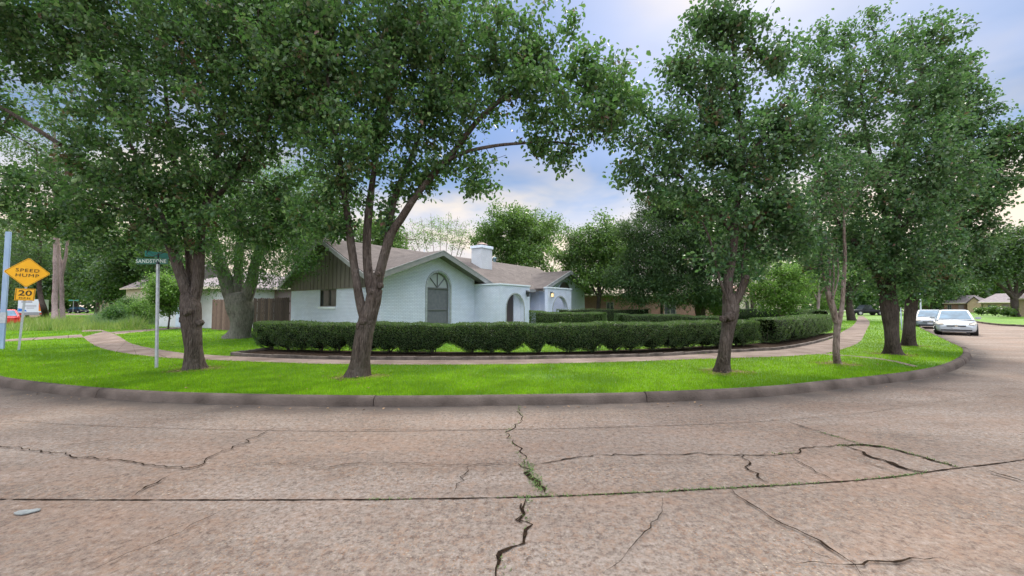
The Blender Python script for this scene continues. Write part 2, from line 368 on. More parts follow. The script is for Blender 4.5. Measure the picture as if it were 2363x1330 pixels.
RUBBER = simple('tyre_rubber', (.02, .02, .02), None, rough=.8)
RIM = simple('wheel_metal', (.42, .43, .45), None, rough=.35, metal=.8)
CHROME = simple('chrome', (.6, .62, .65), None, rough=.2, metal=1)
LAMPG = simple('headlamp', (.16, .13, .10), (.36, .32, .26), rough=.15, scale=20, coat=.5)
CARGL = simple('car_glass', (.03, .07, .11), (.08, .16, .24), rough=.08, scale=1.5, spec=.35)
DARKP = simple('black_plastic', (.015, .015, .017), None, rough=.5)
def paint(name, c): return simple(name, c, None, rough=.35, coat=.7, metal=.0)
DOORB = simple('brown_door', (.17, .125, .12), (.21, .155, .15), rough=.6, scale=4)
METALD = simple('dark_metal', (.03, .035, .04), None, rough=.4, metal=.4)

rng = np.random.default_rng(7)
random.seed(7)

# ------------------------------------------------------------ setting: ground, lawns, road, kerbs
def sheet(name, pts, zz, m, thick=0):
    pts = [Vector((p[0], p[1], zz)) for p in pts]
    tri = tessellate_polygon([pts]); vs = [tuple(p) for p in pts]
    me = bpy.data.meshes.new(name); me.from_pydata(vs, [], [tuple(t) for t in tri]); me.materials.append(m)
    bm = bmesh.new(); bm.from_mesh(me); bmesh.ops.recalc_face_normals(bm, faces=bm.faces)
    for f in bm.faces:
        if f.normal.z < 0: f.normal_flip()
    bm.to_mesh(me); bm.free(); me.update()
    return props(link(name, me), kind='structure')
sheet('ground', [(-700, -300), (700, -300), (700, 900), (-700, 900)], -.06, TURF)

def smooth_line(pts, step=.25):
    """Catmull-Rom through 2D/3D points, resampled"""
    pts = [Vector(p) for p in pts]; pts = [2 * pts[0] - pts[1]] + pts + [2 * pts[-1] - pts[-2]]
    outp = []
    for i in range(1, len(pts) - 2):
        p0, p1, p2, p3 = pts[i - 1:i + 3]; n = max(1, int((p2 - p1).length / step))
        for k in range(n):
            t = k / n
            outp.append(.5 * ((2 * p1) + (-p0 + p2) * t + (2 * p0 - 5 * p1 + 4 * p2 - p3) * t * t + (-p0 + 3 * p1 - 3 * p2 + p3) * t ** 3))
    outp.append(pts[-2]); return outp
kpx = [(120, 720), (90, 731), (45, 748), (8, 768), (-30, 782), (-75, 806), (-85, 828), (-50, 851), (0, 868), (60, 878), (200, 893), (400, 905.5), (700, 912.5), (950, 914), (1181, 911.5),
       (1400, 908), (1600, 902), (1780, 892), (1900, 880), (2010, 869), (2100, 858), (2165, 845), (2203, 830), (2221, 816), (2218, 803), (2197, 793), (2168, 779), (2135, 763), (2117, 752), (2107, 740), (2104, 732), (2102, 726), (2101, 720)]
kin = smooth_line([P(*p, .14) for p in kpx], .3)               # inner (lawn) edge of the kerb
def offset(line, d):
    o_ = []
    for i, p in enumerate(line):
        a = line[max(0, i - 1)]; b = line[min(len(line) - 1, i + 1)]; t = (b - a); t.z = 0; t.normalize()
        o_.append(Vector((p.x + t.y * d, p.y - t.x * d, p.z)))
    return o_
lawn_poly = [(p.x, p.y) for p in kin] + [(260, 300), (-300, 300)]
sheet('lawn', lawn_poly, .14, TURF)
k2px = [(2900, 815), (2600, 775), (2363, 751), (2310, 748.5), (2258, 742.5), (2225, 735), (2195, 729), (2160, 723), (2150, 719)]
k2 = smooth_line([P(*p, .14) for p in k2px], .6)
sheet('far_lawn', [(p.x, p.y) for p in k2] + [(330, 300), (400, 40), (120, 5)], .14, TURF)
# road as one sheet of slabs that takes the gutter dirt along the kerb and the cracks
def kerb_mesh(line, name, gap=5.2, w_=.17):
    V, Fq = [], []
    prof = [(0.0, -.02), (0.0, .14), (.015, .158), (.06, .166), (.12, .158), (.155, .13), (.175, .06), (.185, -.01)]
    dist = 0; seg = []
    segs = [[]]
    for i, p in enumerate(line):
        if i: dist += (p - line[i - 1]).length
        segs[-1].append(p)
        if dist > gap * (0.8 + .5 * ((len(segs) * 37) % 10) / 10):
            dist = 0; segs.append([p])
    for sg in segs:
        if len(sg) < 2: continue
        d0 = (sg[1] - sg[0]).normalized(); sg = [sg[0] + d0 * .006] + sg[1:-1] + [sg[-1] - (sg[-1] - sg[-2]).normalized() * .006]
        dz = random.uniform(-.006, .006); base = len(V)
        rows = [offset(sg, d) for d, _ in prof]
        for i in range(len(sg)):
            for k, (_, zz_) in enumerate(prof):
                q = rows[k][i]; V.append((q.x, q.y, zz_ + (dz if zz_ > 0 else 0) + (random.uniform(-.0012, .0012) if zz_ > 0 else 0)))
        n = len(prof)
        for i in range(len(sg) - 1):
            for k in range(n - 1):
                a = base + i * n + k; Fq.append((a, a + 1, a + n + 1, a + n))
        Fq.append(tuple(base + k for k in range(n))); Fq.append(tuple(base + (len(sg) - 1) * n + k for k in range(n))[::-1])
    me = bpy.data.meshes.new(name); me.from_pydata(V, [], Fq); me.materials.append(KERB)
    bm = bmesh.new(); bm.from_mesh(me); bmesh.ops.recalc_face_normals(bm, faces=bm.faces); bm.to_mesh(me); bm.free()
    for p in me.polygons: p.use_smooth = len(p.vertices) == 4
    return props(link(name, me), kind='structure')
kerb_mesh(kin, 'kerb'); kerb_mesh(k2, 'far_kerb')
Vr = []; Fr = []; Mi = []; G = []
def addv(p, g=0.0): Vr.append((p[0], p[1], p[2])); G.append(g); return len(Vr) - 1
q = [addv((x, y, 0)) for x, y in ((-160, -40), (170, -40), (170, 170), (-160, 170))]; Fr.append(tuple(q)); Mi.append(0)
near = [p for p in kin if p.length < 45]
rows = [(.16, 1.0), (.32, 1.0), (.48, .8), (.72, .38), (1.05, .12), (1.5, 0)]
offs = [offset(near, d) for d, _ in rows]
idx = [[addv((p.x, p.y, .004), g) for p in line] for line, (_, g) in zip(offs, rows)]
for k in range(len(rows) - 1):
    for i in range(len(near) - 1): Fr.append((idx[k][i], idx[k][i + 1], idx[k + 1][i + 1], idx[k + 1][i])); Mi.append(0)
cracks = [  # points in the photograph, widths in metres, jitter
    ([(-150, 1153), (300, 1155), (700, 1155), (1200, 1149), (1600, 1132), (2000, 1108), (2200, 1083), (2363, 1062), (2500, 1040)], .016, .004),
    ([(1197, 937), (1201, 955), (1206, 966), (1194, 980), (1168, 997), (1175, 1010), (1190, 1028), (1197, 1045), (1206, 1062), (1216, 1078)], .014, .012),
    ([(1212, 1070), (1222, 1085), (1228, 1100), (1240, 1118), (1262, 1143)], .065, .02),
    ([(1220, 1152), (1212, 1170), (1214, 1195), (1220, 1212), (1205, 1240), (1185, 1265), (1165, 1290), (1156, 1315), (1146, 1345)], .030, .014),
    ([(1216, 1165), (1210, 1180), (1216, 1200), (1219, 1210)], .055, .016),
    ([(1225, 1080), (1260, 1073), (1350, 1055), (1400, 1051), (1600, 1051), (1715, 1050), (1830, 1046), (1860, 1035), (1960, 1028)], .013, .008),
    ([(1930, 1030), (1990, 1028), (2050, 1036), (2150, 1062), (2215, 1082)], .045, .012),
    ([(1950, 1030), (1975, 1040), (2030, 1060), (2100, 1085), (2150, 1093)], .055, .014),
    ([(1990, 1065), (2050, 1085), (2090, 1098)], .014, .01),
    ([(1716, 1048), (1730, 1075), (1745, 1095), (1778, 1120)], .022, .014),
    ([(1825, 1058), (1850, 1075), (1900, 1100), (1922, 1112)], .016, .012),
    ([(1812, 973), (1880, 995), (1990, 1026)], .012, .006),
    ([(1678, 1134), (1720, 1165), (1780, 1200), (1850, 1240), (1900, 1270), (1940, 1300), (1985, 1335)], .015, .010),
    ([(1838, 1313), (1880, 1308), (1935, 1312), (1970, 1302), (2050, 1295), (2110, 1290), (2190, 1291)], .012, .010),
    ([(-80, 1030), (30, 1034), (100, 1042), (160, 1055), (250, 1064), (340, 1073), (430, 1080), (462, 1074), (500, 1050), (570, 1020), (640, 985)], .014, .010),
    ([(295, 1154), (320, 1135), (360, 1115), (392, 1100)], .022, .010),
    ([(580, 1070), (680, 1075), (740, 1080), (820, 1074), (960, 1072), (1080, 1076), (1200, 1070)], .007, .007),
    ([(1090, 1078), (1075, 1100), (1040, 1143)], .009, .010),
    ([(100, 1040), (200, 1025), (310, 1012)], .009, .006),
    ([(530, 1175), (455, 1212), (400, 1240), (280, 1290), (190, 1335)], .005, .006),
    ([(700, 996), (1000, 995), (1165, 996), (1300, 992), (1500, 986)], .004, .006),
    ([(1530, 1150), (1535, 1190), (1490, 1240), (1450, 1295), (1400, 1340)], .004, .006),
    ([(2262, 1084), (2310, 1098), (2400, 1122)], .030, .010),
    ([(2090, 892), (2363, 924), (2500, 940)], .010, .002),
    ([(1000, 1155), (1030, 1170)], .004, .004), ([(1940, 1302), (1890, 1290), (1860, 1272)], .010, .010)]
CR = []
for ci_, (pts, wd, jit) in enumerate(cracks):
    line = smooth_line([P(x, y, .0) for x, y in pts], .035)
    nn = len(line); L_ = np.arange(nn)
    ph = rng.uniform(0, 6, 6)
    def wob(a): return np.sin(L_ * .31 + ph[0] + a) * .5 + np.sin(L_ * .83 + ph[1] + 2 * a) * .4 + np.sin(L_ * 1.9 + ph[2] + a) * .3
    kn = 1.7 * np.interp(L_, np.arange(0, nn + 9, 2), rng.normal(0, 1, len(np.arange(0, nn + 9, 2)))); kn2 = np.interp(L_, np.arange(0, nn + 19, 11), rng.normal(0, 1, len(np.arange(0, nn + 19, 11))))
    j = (kn * 1.1 + kn2 * 2.2 + wob(0) * .6) * jit * (1 if ci_ else .25)
    wd = wd * 1.35 + .004; wv = wd * (.55 + .35 * (wob(1.7)) + rng.uniform(-.15, .25, nn)); wv = np.clip(wv, wd * .12, wd * 1.6)
    ends = np.minimum(np.minimum(L_ + 1, nn - L_) / 8.0, 1); wv = wv * ends
    prev = None; zc = .006 + .0008 * len(CR)
    for i, p in enumerate(line):
        a = line[max(0, i - 1)]; b = line[min(nn - 1, i + 1)]; t = (b - a).normalized(); nrm = Vector((-t.y, t.x, 0))
        c = p + nrm * j[i]
        l_ = addv((c.x + nrm.x * wv[i] / 2, c.y + nrm.y * wv[i] / 2, zc)); r_ = addv((c.x - nrm.x * wv[i] / 2, c.y - nrm.y * wv[i] / 2, zc))
        if prev: Fr.append((prev[0], l_, r_, prev[1])); Mi.append(1)
        prev = (l_, r_)
    CR.append(line)
me = bpy.data.meshes.new('road'); me.from_pydata(Vr, [], Fr); me.materials.append(ROAD); me.materials.append(CRACK)
me.polygons.foreach_set('material_index', Mi)
at = me.attributes.new('gutter', 'FLOAT', 'POINT'); at.data.foreach_set('value', G)
bm = bmesh.new(); bm.from_mesh(me)
for f in bm.faces:
    if f.normal.z < 0: f.normal_flip()
bm.to_mesh(me); bm.free(); props(link('road', me), kind='structure')

# footpaths
def ribbon(name, A, B, zz, m, th=.0, step=.4):
    n = 60
    def res(pts):
        l_ = smooth_line([P(x, y, zz) for x, y in pts], .1); d = np.cumsum([0] + [(l_[i] - l_[i - 1]).length for i in range(1, len(l_))]); d /= d[-1]
        ar = np.array([tuple(p) for p in l_]); tt = np.linspace(0, 1, n); return np.stack([np.interp(tt, d, ar[:, k]) for k in range(3)], 1)
    a = res(A); b = res(B)
    V = [*a, *b]; Fq = [(i, i + 1, n + i + 1, n + i) for i in range(n - 1)]; J = []
    if m is WALK:
        acc = 0
        for i in range(1, n - 1):
            acc += np.linalg.norm((a[i + 1] + b[i + 1] - a[i] - b[i]) / 2)
            if acc > 1.3:
                acc = 0; t1 = (a[i + 1] - a[i]); t1 /= np.linalg.norm(t1); t2 = (b[i + 1] - b[i]); t2 /= np.linalg.norm(t2) + 1e-9; up_ = np.array([0, 0, .004])
                k0 = len(V); V += [a[i] + up_, a[i] + t1 * .02 + up_, b[i] + t2 * .02 + up_, b[i] + up_]; J.append((k0, k0 + 1, k0 + 2, k0 + 3))
    V = np.array(V); fl_ = [(np.array(Fq), 0)] + ([(np.array(J), 1)] if J else [])
    me = npmesh(name, V, fl_, [m, CRACK])
    bm = bmesh.new(); bm.from_mesh(me)
    for f in bm.faces:
        if f.normal.z < 0: f.normal_flip()
    bm.to_mesh(me); bm.free()
    props(link(name, me), kind='structure')
    return np.concatenate([a[:, :2], b[::-1, :2]])
walk_far = [(186, 764), (243, 764), (272, 775), (303, 793), (357, 805), (423, 815), (480, 819.5), (560, 822.5), (729, 829), (960, 831), (1181, 830), (1250, 828.5), (1500, 823), (1640, 815.5), (1760, 810), (1811, 806), (1880, 793), (1926, 779), (1942, 767), (1965, 754), (1974, 745), (1979, 736), (1981, 729)]
walk_near = [(180, 768), (190, 778), (221, 799), (272, 813), (347, 823), (423, 828.5), (560, 834), (712, 839.5), (802, 841), (960, 842), (1181, 841), (1250, 840), (1450, 835), (1640, 828), (1800, 823.5), (1906, 816), (1943, 807), (1970, 797), (1988, 785), (2000, 761), (2007, 746), (2003, 738), (1992, 730)]
WK = ribbon('footpath', walk_far[1:], walk_near[1:], .150, WALK)
WK2 = ribbon('side_path', [(-60, 791), (10, 784), (100, 778), (188, 772)], [(-60, 796), (10, 789), (100, 784), (193, 779)], .146, WALK)
WK3 = ribbon('garage_path', [(250, 767), (300, 763), (417, 754.5), (520, 749)], [(270, 772), (320, 767), (423, 758.5), (520, 756)], .146, WALK)
WK4 = ribbon('back_path', [(244, 765), (215, 752), (196, 741), (190, 732)], [(189, 766), (186, 752), (175, 741), (172, 732)], .148, WALK)
WK5 = ribbon('kerb_path', [(1900, 816), (1990, 823), (2060, 832), (2118, 845)], [(1890, 818), (1985, 825), (2055, 834.5), (2112, 848)], .146, WALK)
DR = ribbon('driveway', [(150, 724), (215, 724), (330, 722)], [(150, 727), (215, 727.5), (330, 726)], .15, WALK)
BEDP = ribbon('garden_bed', [(600, 806), (700, 808), (1000, 812), (1300, 812), (1600, 800), (1740, 793), (1850, 776), (1925, 768)], [(540, 821), (700, 827.5), (1000, 829.5), (1300, 827), (1600, 817), (1760, 809), (1830, 801), (1928, 777.5)], .155, BED)
# low concrete edging along the bed
EM = MB()
ed = smooth_line([P(x, y, .15) for x, y in [(630, 806), (590, 811), (535, 820), (560, 822), (729, 828.5), (960, 830.5), (1181, 829.5), (1250, 828), (1500, 822.5), (1640, 815), (1755, 809.5), (1811, 805), (1880, 792), (1926, 778)]], .4)
for i in range(len(ed) - 1):
    a, b = ed[i], ed[i + 1]; t = (b - a).normalized(); nr = Vector((-t.y, t.x, 0)) * .045; dz = Vector((0, 0, .085 + random.uniform(-.01, .01)))
    EM.prism([a - nr + t * .004, b - nr - t * .004, b + nr - t * .004, a + nr + t * .004], dz)
props(EM.build('garden_edging', EDGE), 'low dark edging strip between the footpath and the front hedge bed', 'edging')

def inpoly(X, Y, poly):
    poly = np.asarray(poly, dtype=float); x1, y1 = poly[:, 0], poly[:, 1]; x2, y2 = np.roll(x1, -1), np.roll(y1, -1)
    ins = np.zeros(len(X), bool)
    for a, b, c, d in zip(x1, y1, x2, y2):
        if b == d: continue
        cond = ((b > Y) != (d > Y)) & (X < (c - a) * (Y - b) / (d - b) + a); ins ^= cond
    return ins
def blades(name, X, Y, zz, h, wd, m, lean=.35, extra=None):
    n = len(X); ang = rng.uniform(0, 2 * np.pi, n); hh = h * rng.uniform(.5, 1.3, n); ww = wd * rng.uniform(.7, 1.4, n)
    dx, dy = np.cos(ang) * ww / 2, np.sin(ang) * ww / 2; la = rng.uniform(0, 2 * np.pi, n); ll = hh * lean * rng.uniform(0, 1.6, n)
    V = np.empty((n, 3, 3)); V[:, 0] = np.stack([X - dx, Y - dy, np.full(n, zz)], 1); V[:, 1] = np.stack([X + dx, Y + dy, np.full(n, zz)], 1)
    V[:, 2] = np.stack([X + np.cos(la) * ll, Y + np.sin(la) * ll, zz + hh], 1)
    me = npmesh(name, V.reshape(-1, 3), [(np.arange(3 * n).reshape(n, 3), 0)], [m]); return me
N = 620000
# sample so that the density falls with distance
Yd = 6 / (1 - rng.uniform(0, 1 - 6 / 48., N)); Xd = rng.uniform(-1.36, 1.36, N) * Yd
keep = inpoly(Xd, Yd, lawn_poly)
for pl in (WK, WK2, WK3, WK4, WK5, BEDP): keep &= ~inpoly(Xd, Yd, pl)
Xd, Yd = Xd[keep], Yd[keep]
tks = [(447, 852), (825, 868), (1667, 858), (1934, 840), (2060, 818), (2096, 798), (549, 781)]
keep = np.ones(len(Xd), bool)
for tx, ty in tks:
    p = P(tx, ty); dd_ = np.hypot(Xd - p.x, (Yd - p.y)); keep &= dd_ > (.42 + .22 * np.sin(np.arctan2(Yd - p.y, Xd - p.x) * 3 + tx)) * rng.uniform(.6, 1.25, len(Xd))
for hx, hy in ((2120, 845), (2170, 838), (160, 874), (330, 830), (1250, 870)):
    p = P(hx, hy); dd_ = np.hypot((Xd - p.x) * .5, (Yd - p.y)); keep &= (dd_ > .38) | (rng.uniform(0, 1, len(Xd)) < .3 + dd_)
Xd, Yd = Xd[keep], Yd[keep]
for tx, ty in tks[:6]:
    p = P(tx, ty); sheet('bare_soil', [(p.x + math.cos(a_) * (.62 + .14 * math.sin(3 * a_ + tx)), p.y + math.sin(a_) * (.55 + .12 * math.sin(4 * a_ + ty))) for a_ in np.linspace(0, 6.283, 25)[:-1]], .1435, SOIL)
wdv = .0065 * np.maximum(1, Yd / 7.5)
hv = np.where(Yd < 18, .052, .065)
props(link('lawn_grass', blades('lawn_grass', Xd, Yd, .138, hv, wdv, GRASS)), kind='stuff')

# weeds in the cracks
wx, wy = [], []
for ci, lo, hi, den, sp_ in ((0, .32, .80, 900, .012), (0, .93, 1, 160, .015), (1, 0, 1, 90, .02), (2, 0, 1, 380, .035), (3, 0, 1, 60, .02), (6, .0, 1, 220, .02), (5, .72, 1, 240, .014), (4, .7, 1, 60, .02), (11, .5, 1, 60, .01)):
    l_ = CR[ci]; k = rng.uniform(lo, hi, den) * (len(l_) - 1); k0 = k.astype(int)
    kk = (np.sin(k * .13 + ci) + np.sin(k * .041) + rng.normal(0, .6, den)) > -.5
    ar = np.array([tuple(p) for p in l_]); pz = ar[k0][kk]; wx.append(pz[:, 0] + rng.normal(0, sp_, kk.sum())); wy.append(pz[:, 1] + rng.normal(0, sp_, kk.sum()))
wx, wy = np.concatenate(wx), np.concatenate(wy)
WEEDM = simple('crack_weed', (.05, .11, .02), (.11, .16, .04), rough=.7, scale=12)
props(link('crack_weeds', blades('crack_weeds', wx, wy, .005, .016, .011, WEEDM, 1.6)), kind='stuff')

# ------------------------------------------------------------ leaves and trees
def orient(n, updir, spread, rg):
    d = rg.normal(0, 1, (n, 3)); d /= np.linalg.norm(d, axis=1)[:, None]; d = d * spread + np.asarray(updir); d /= np.linalg.norm(d, axis=1)[:, None] + 1e-9
    return d
def leafmesh(name, C, D, Nn, L, Wd, m, simple_=False):
    """C base point, D tip direction, Nn approx normal"""
    n = len(C); S = np.cross(D, Nn); S /= np.linalg.norm(S, axis=1)[:, None] + 1e-9; Nn = np.cross(S, D)
    L = np.broadcast_to(L, n)[:, None]; Wd = np.broadcast_to(Wd, n)[:, None]
    if simple_:
        V = np.empty((n, 4, 3)); V[:, 0] = C; V[:, 1] = C + D * L * .45 + S * Wd / 2 + Nn * Wd * .12; V[:, 2] = C + D * L; V[:, 3] = C + D * L * .45 - S * Wd / 2 - Nn * Wd * .1
        b = np.arange(n)[:, None] * 4; return npmesh(name, V.reshape(-1, 3), [(b + np.array([0, 1, 2, 3]), 0)], [m])
    V = np.empty((n, 6, 3)); V[:, 0] = C
    V[:, 1] = C + D * L * .32 + S * Wd * .5 + Nn * Wd * .16; V[:, 2] = C + D * L * .72 + S * Wd * .36 + Nn * Wd * .10
    V[:, 3] = C + D * L - Nn * L * .10; V[:, 4] = C + D * L * .72 - S * Wd * .36 + Nn * Wd * .10; V[:, 5] = C + D * L * .32 - S * Wd * .5 + Nn * Wd * .16
    b = np.arange(n)[:, None] * 6
    return npmesh(name, V.reshape(-1, 3), [(np.concatenate([b + np.array([0, 1, 2, 3]), b + np.array([0, 3, 4, 5])]), 0)], [m])
def tubes(segA, segB, ra, rb, sides=5):
    n = len(segA); d = segB - segA; d /= np.linalg.norm(d, axis=1)[:, None] + 1e-9
    ref = np.where(np.abs(d[:, 2:3]) > .9, np.array([[1., 0, 0]]), np.array([[0, 0, 1.]])); s = np.cross(d, ref); s /= np.linalg.norm(s, axis=1)[:, None]; u = np.cross(d, s)
    th = np.arange(sides) / sides * 2 * np.pi; c = (s[:, None] * np.cos(th)[None, :, None] + u[:, None] * np.sin(th)[None, :, None])
    A = segA[:, None] + c * ra[:, None, None]; B = segB[:, None] + c * rb[:, None, None]
    V = np.concatenate([A, B], 1).reshape(-1, 3); b = np.arange(n)[:, None, None] * 2 * sides
    k = np.arange(sides); q_ = np.stack([k, (k + 1) % sides, sides + (k + 1) % sides, sides + k], 1)
    return V, (b + q_[None]).reshape(-1, 4)
def limbtube(pts, rad, sides=18, flare=0, seed=0, rough=.06):
    """smooth tube through points"""
    rg = np.random.default_rng(seed); l_ = smooth_line(pts, .09)
    P0 = np.array([tuple(p) for p in pts]); d0 = np.cumsum([0] + [np.linalg.norm(P0[i] - P0[i - 1]) for i in range(1, len(P0))])
    Lp = np.array([tuple(p) for p in l_]); d = np.cumsum([0] + [np.linalg.norm(Lp[i] - Lp[i - 1]) for i in range(1, len(Lp))]); d = d / d[-1] * d0[-1]
    r = np.interp(d, d0, rad); r = r * (1 + .05 * np.sin(d * 3 + seed))
    th = np.arange(sides) / sides * 2 * np.pi; V = []; s = Vector((1, 0, 0))
    ph = rg.uniform(0, 6, 6)
    for i, p in enumerate(l_):
        t = (l_[min(len(l_) - 1, i + 1)] - l_[max(0, i - 1)]).normalized(); s = (s - t * s.dot(t)).normalized(); u = t.cross(s)
        rr = r[i] * (1 + rough * (np.sin(3 * th + ph[0] + d[i] * 1.3) + .7 * np.sin(5 * th + ph[1] - d[i] * 2.1) + .5 * np.sin(8 * th + ph[2] + d[i] * 3)) + rg.normal(0, .012, sides))
        if flare: rr = rr * (1 + flare * math.exp(-d[i] / .18) * (1 + .5 * np.sin(4 * th + ph[3])))
        for k in range(sides): V.append(tuple(p + s * (math.cos(th[k]) * rr[k]) + u * (math.sin(th[k]) * rr[k])))
    n = len(l_); Fq = [(i * sides + k, i * sides + (k + 1) % sides, (i + 1) * sides + (k + 1) % sides, (i + 1) * sides + k) for i in range(n - 1) for k in range(sides)]
    V.append(tuple(l_[-1] + (l_[-1] - l_[-2]).normalized() * r[-1] * .3)); e = len(V) - 1; F3 = [((n - 1) * sides + k, (n - 1) * sides + (k + 1) % sides, e) for k in range(sides)]
    return np.array(V), np.array(Fq), np.array(F3), l_, r
def tree(name, label, cat, limbs, blobs, ntip, nleaf, leaf, lw, lm, bm_, seed=1, group=None, gap=.30, spread=.13, droop=.5, simple_=False, knots=(), flare=.35, step=.38, rtip=.0045, sides=18, leafnodes=2, shell=.40, spray=.07, clear=None):
    """limbs: list of [(px,py,Y,rpx)...]; blobs: (px,py,Y,rx_px,ry_px[,ryY m][,weight])"""
    rg = np.random.default_rng(seed)
    base = P(limbs[0][0][0], limbs[0][0][1]) if limbs[0][0][2] is None else W(*limbs[0][0][:3]); Y0 = base.y
    root = thing(name, label, cat, base, 0, group); B = np.array(tuple(base))
    nodes = []; par = []; fixr = []; allV = []; allQ = []; allT = []; off = 0
    for li, lb in enumerate(limbs):
        pts = [(P(x, y) if (Y is None) else W(x, y, Y)) for x, y, Y, r in lb]; rad = [pxr(r, x, (Y or Y0)) for x, y, Y, r in lb]
        if li == 0: pts[0] = base - Vector((0, 0, .04))
        V, Q, T3, l_, r = limbtube(pts, rad, sides, flare if li == 0 else 0, seed * 10 + li)
        allV.append(V); allQ.append(Q + off); allT.append(T3 + off); off += len(V)
        prev = -1
        if li and nodes: prev = int(np.argmin(np.linalg.norm(np.array(nodes) - np.array(tuple(l_[0])), axis=1)))
        for k in range(0, len(l_), 3): nodes.append(np.array(tuple(l_[k]))); par.append(prev); fixr.append(r[k]); prev = len(nodes) - 1
    for kx, ky, kY, kr in knots:     # burls and healed cuts
        c = np.array(tuple(W(kx, ky, kY))); rr = pxr(kr, kx, kY); bmk = bmesh.new(); bmesh.ops.create_icosphere(bmk, subdivisions=3, radius=rr)
        for v in bmk.verts:
            n_ = v.co.normalized(); v.co *= 1 + .12 * math.sin(n_.x * 6 + kx) * math.cos(n_.z * 5) + random.uniform(-.03, .03)
            if n_.y < -.82: v.co *= .72
        bmk.verts.index_update(); V = np.array([tuple(v.co) for v in bmk.verts]) + c; T3 = np.array([[v.index for v in f.verts] for f in bmk.faces]); bmk.free()
        allV.append(V); allT.append(T3 + off); off += len(V)
    nl = len(nodes)
    # twig tips inside the crown
    wts = np.array([(b[3] * b[4] * (b[6] if len(b) > 6 else 1)) * (b[2] / Y0) ** 2 for b in blobs], float); wts /= wts.sum(); tips = []; exs = []
    ph = rg.uniform(0, 6.3, (3, 3)); kf = rg.uniform(2.4, 5.2, (3, 3))
    for b, wt in zip(blobs, wts):
        n = int(ntip * wt) + 1; c = np.array(tuple(W(b[0], b[1], b[2]))); cth = math.cos(math.atan((b[0] - CX) / F))
        rx = b[3] / F * b[2]; rz = b[4] / F * b[2]; ry = b[5] if len(b) > 5 and b[5] else max(rx * .85, rz * .7)
        m_ = 0
        while m_ < n:
            d = rg.normal(0, 1, (n * 3, 3)); d /= np.linalg.norm(d, axis=1)[:, None]; rr = rg.uniform(0, 1, n * 3) ** shell; p = c + d * rr[:, None] * np.array([rx, ry, rz])
            g = sum(np.sin(p @ kf[i] + ph[i, 0]) for i in range(3)) / 3
            p = p[(g > -1 + gap * 2 * rg.uniform(.6, 1.2, len(g))) & (p[:, 2] > .9)][:n - m_]
            if len(p) == 0: break
            ex = rg.uniform(0, 1, len(p)) < spray; sc_e = np.where(ex, rg.uniform(1.12, 1.45, len(p)), 1.0)[:, None]; p = c + (p - c) * sc_e + ex[:, None] * np.array([0, 0, .15])
            tips.append(p); exs.append(ex); m_ += len(p)
    tips = np.concatenate(tips) if tips else np.zeros((0, 3))
    NA = np.zeros((nl + len(tips) * 14, 3)); NA[:nl] = np.array(nodes); cnt = nl
    if len(tips):
        dd = np.array([np.min(np.linalg.norm(NA[:nl] - t, axis=1)) for t in tips]); od = np.argsort(dd); tips = tips[od]; exs = np.concatenate(exs)[od]
    leafat = []
    hi = NA[:nl, 2].min() + (.35 * (NA[:nl, 2].max() - NA[:nl, 2].min()) if len(tips) else 0)
    pen = np.zeros(len(NA)); pen[:nl] = np.maximum(0, hi - NA[:nl, 2]) * 1.2
    for ti, t in enumerate(tips):
        dv = np.linalg.norm(NA[:cnt] - t, axis=1) + pen[:cnt] + np.maximum(0, NA[:cnt, 2] - t[2]) * .25
        j = int(np.argmin(dv)); a = NA[j]; L_ = np.linalg.norm(t - a); k = max(1, min(12, int(math.ceil(L_ / step))))
        side = rg.normal(0, 1, 3) * .06 * L_; side[2] += .07 * L_; prev = j
        for q_ in range(1, k + 1):
            if cnt >= len(NA): break
            f = q_ / k; p = a + (t - a) * f + side * math.sin(math.pi * f)
            NA[cnt] = p; par.append(prev); fixr.append(0); prev = cnt; cnt += 1
            if q_ > k - (leafnodes if not exs[ti] else 6): leafat.append(cnt - 1)
    NA = NA[:cnt]; par = np.array(par); nd = np.zeros(cnt); 
    isleafend = np.ones(cnt, bool); isleafend[par[par >= 0]] = False; nd[isleafend] = 1
    for i in range(cnt - 1, -1, -1):
        if par[i] >= 0: nd[par[i]] += nd[i]
    rad = rtip * np.maximum(nd, 1) ** .52; fx = np.array(fixr); rad = np.where(fx > 0, fx, rad)
    for i in range(nl, cnt): rad[i] = min(rad[i], rad[par[i]] * .92)
    if cnt > nl:
        sel = np.arange(nl, cnt); pr = par[sel]; rpa = np.minimum(rad[pr], rad[sel] * 1.35)
        V, Q = tubes(NA[pr], NA[sel], rpa, rad[sel], 5); allV.append(V); allQ.append(Q + off); off += len(V)
    V = np.concatenate(allV) - B
    tm = npmesh('trunk', V, [(np.concatenate(allQ), 0), (np.concatenate(allT), 0)], [bm_], smooth=True); link('trunk', tm, root)
    if nleaf and leafat:
        la = np.array(leafat); wgt = rg.gamma(1.6, 1.0, len(la)) + .15; pick = rg.choice(len(la), nleaf, p=wgt / wgt.sum()); ii = la[pick]; f = rg.uniform(0, 1, nleaf)[:, None]
        C = NA[ii] * f + NA[par[ii]] * (1 - f) + rg.normal(0, spread, (nleaf, 3)) * np.array([1, 1, .8])
        C = C + 0; D = orient(nleaf, (0, 0, -droop), 1.0, rg); Nn = orient(nleaf, (0, 0, 1.0), .85, rg)
        if clear:
            d3 = C - np.array([0, 0, H]); fw = d3[:, 1] * cp + d3[:, 2] * sp; up_ = -d3[:, 1] * sp + d3[:, 2] * cp; qx = CX + F * d3[:, 0] / fw; qy = CY - F * up_ / fw
            kp = ~((qx > clear[0]) & (qx < clear[2]) & (qy > clear[1]) & (qy < clear[3])); C, D, Nn = C[kp], D[kp], Nn[kp]; nleaf = len(C)
        Ls = leaf * rg.uniform(.65, 1.25, nleaf)
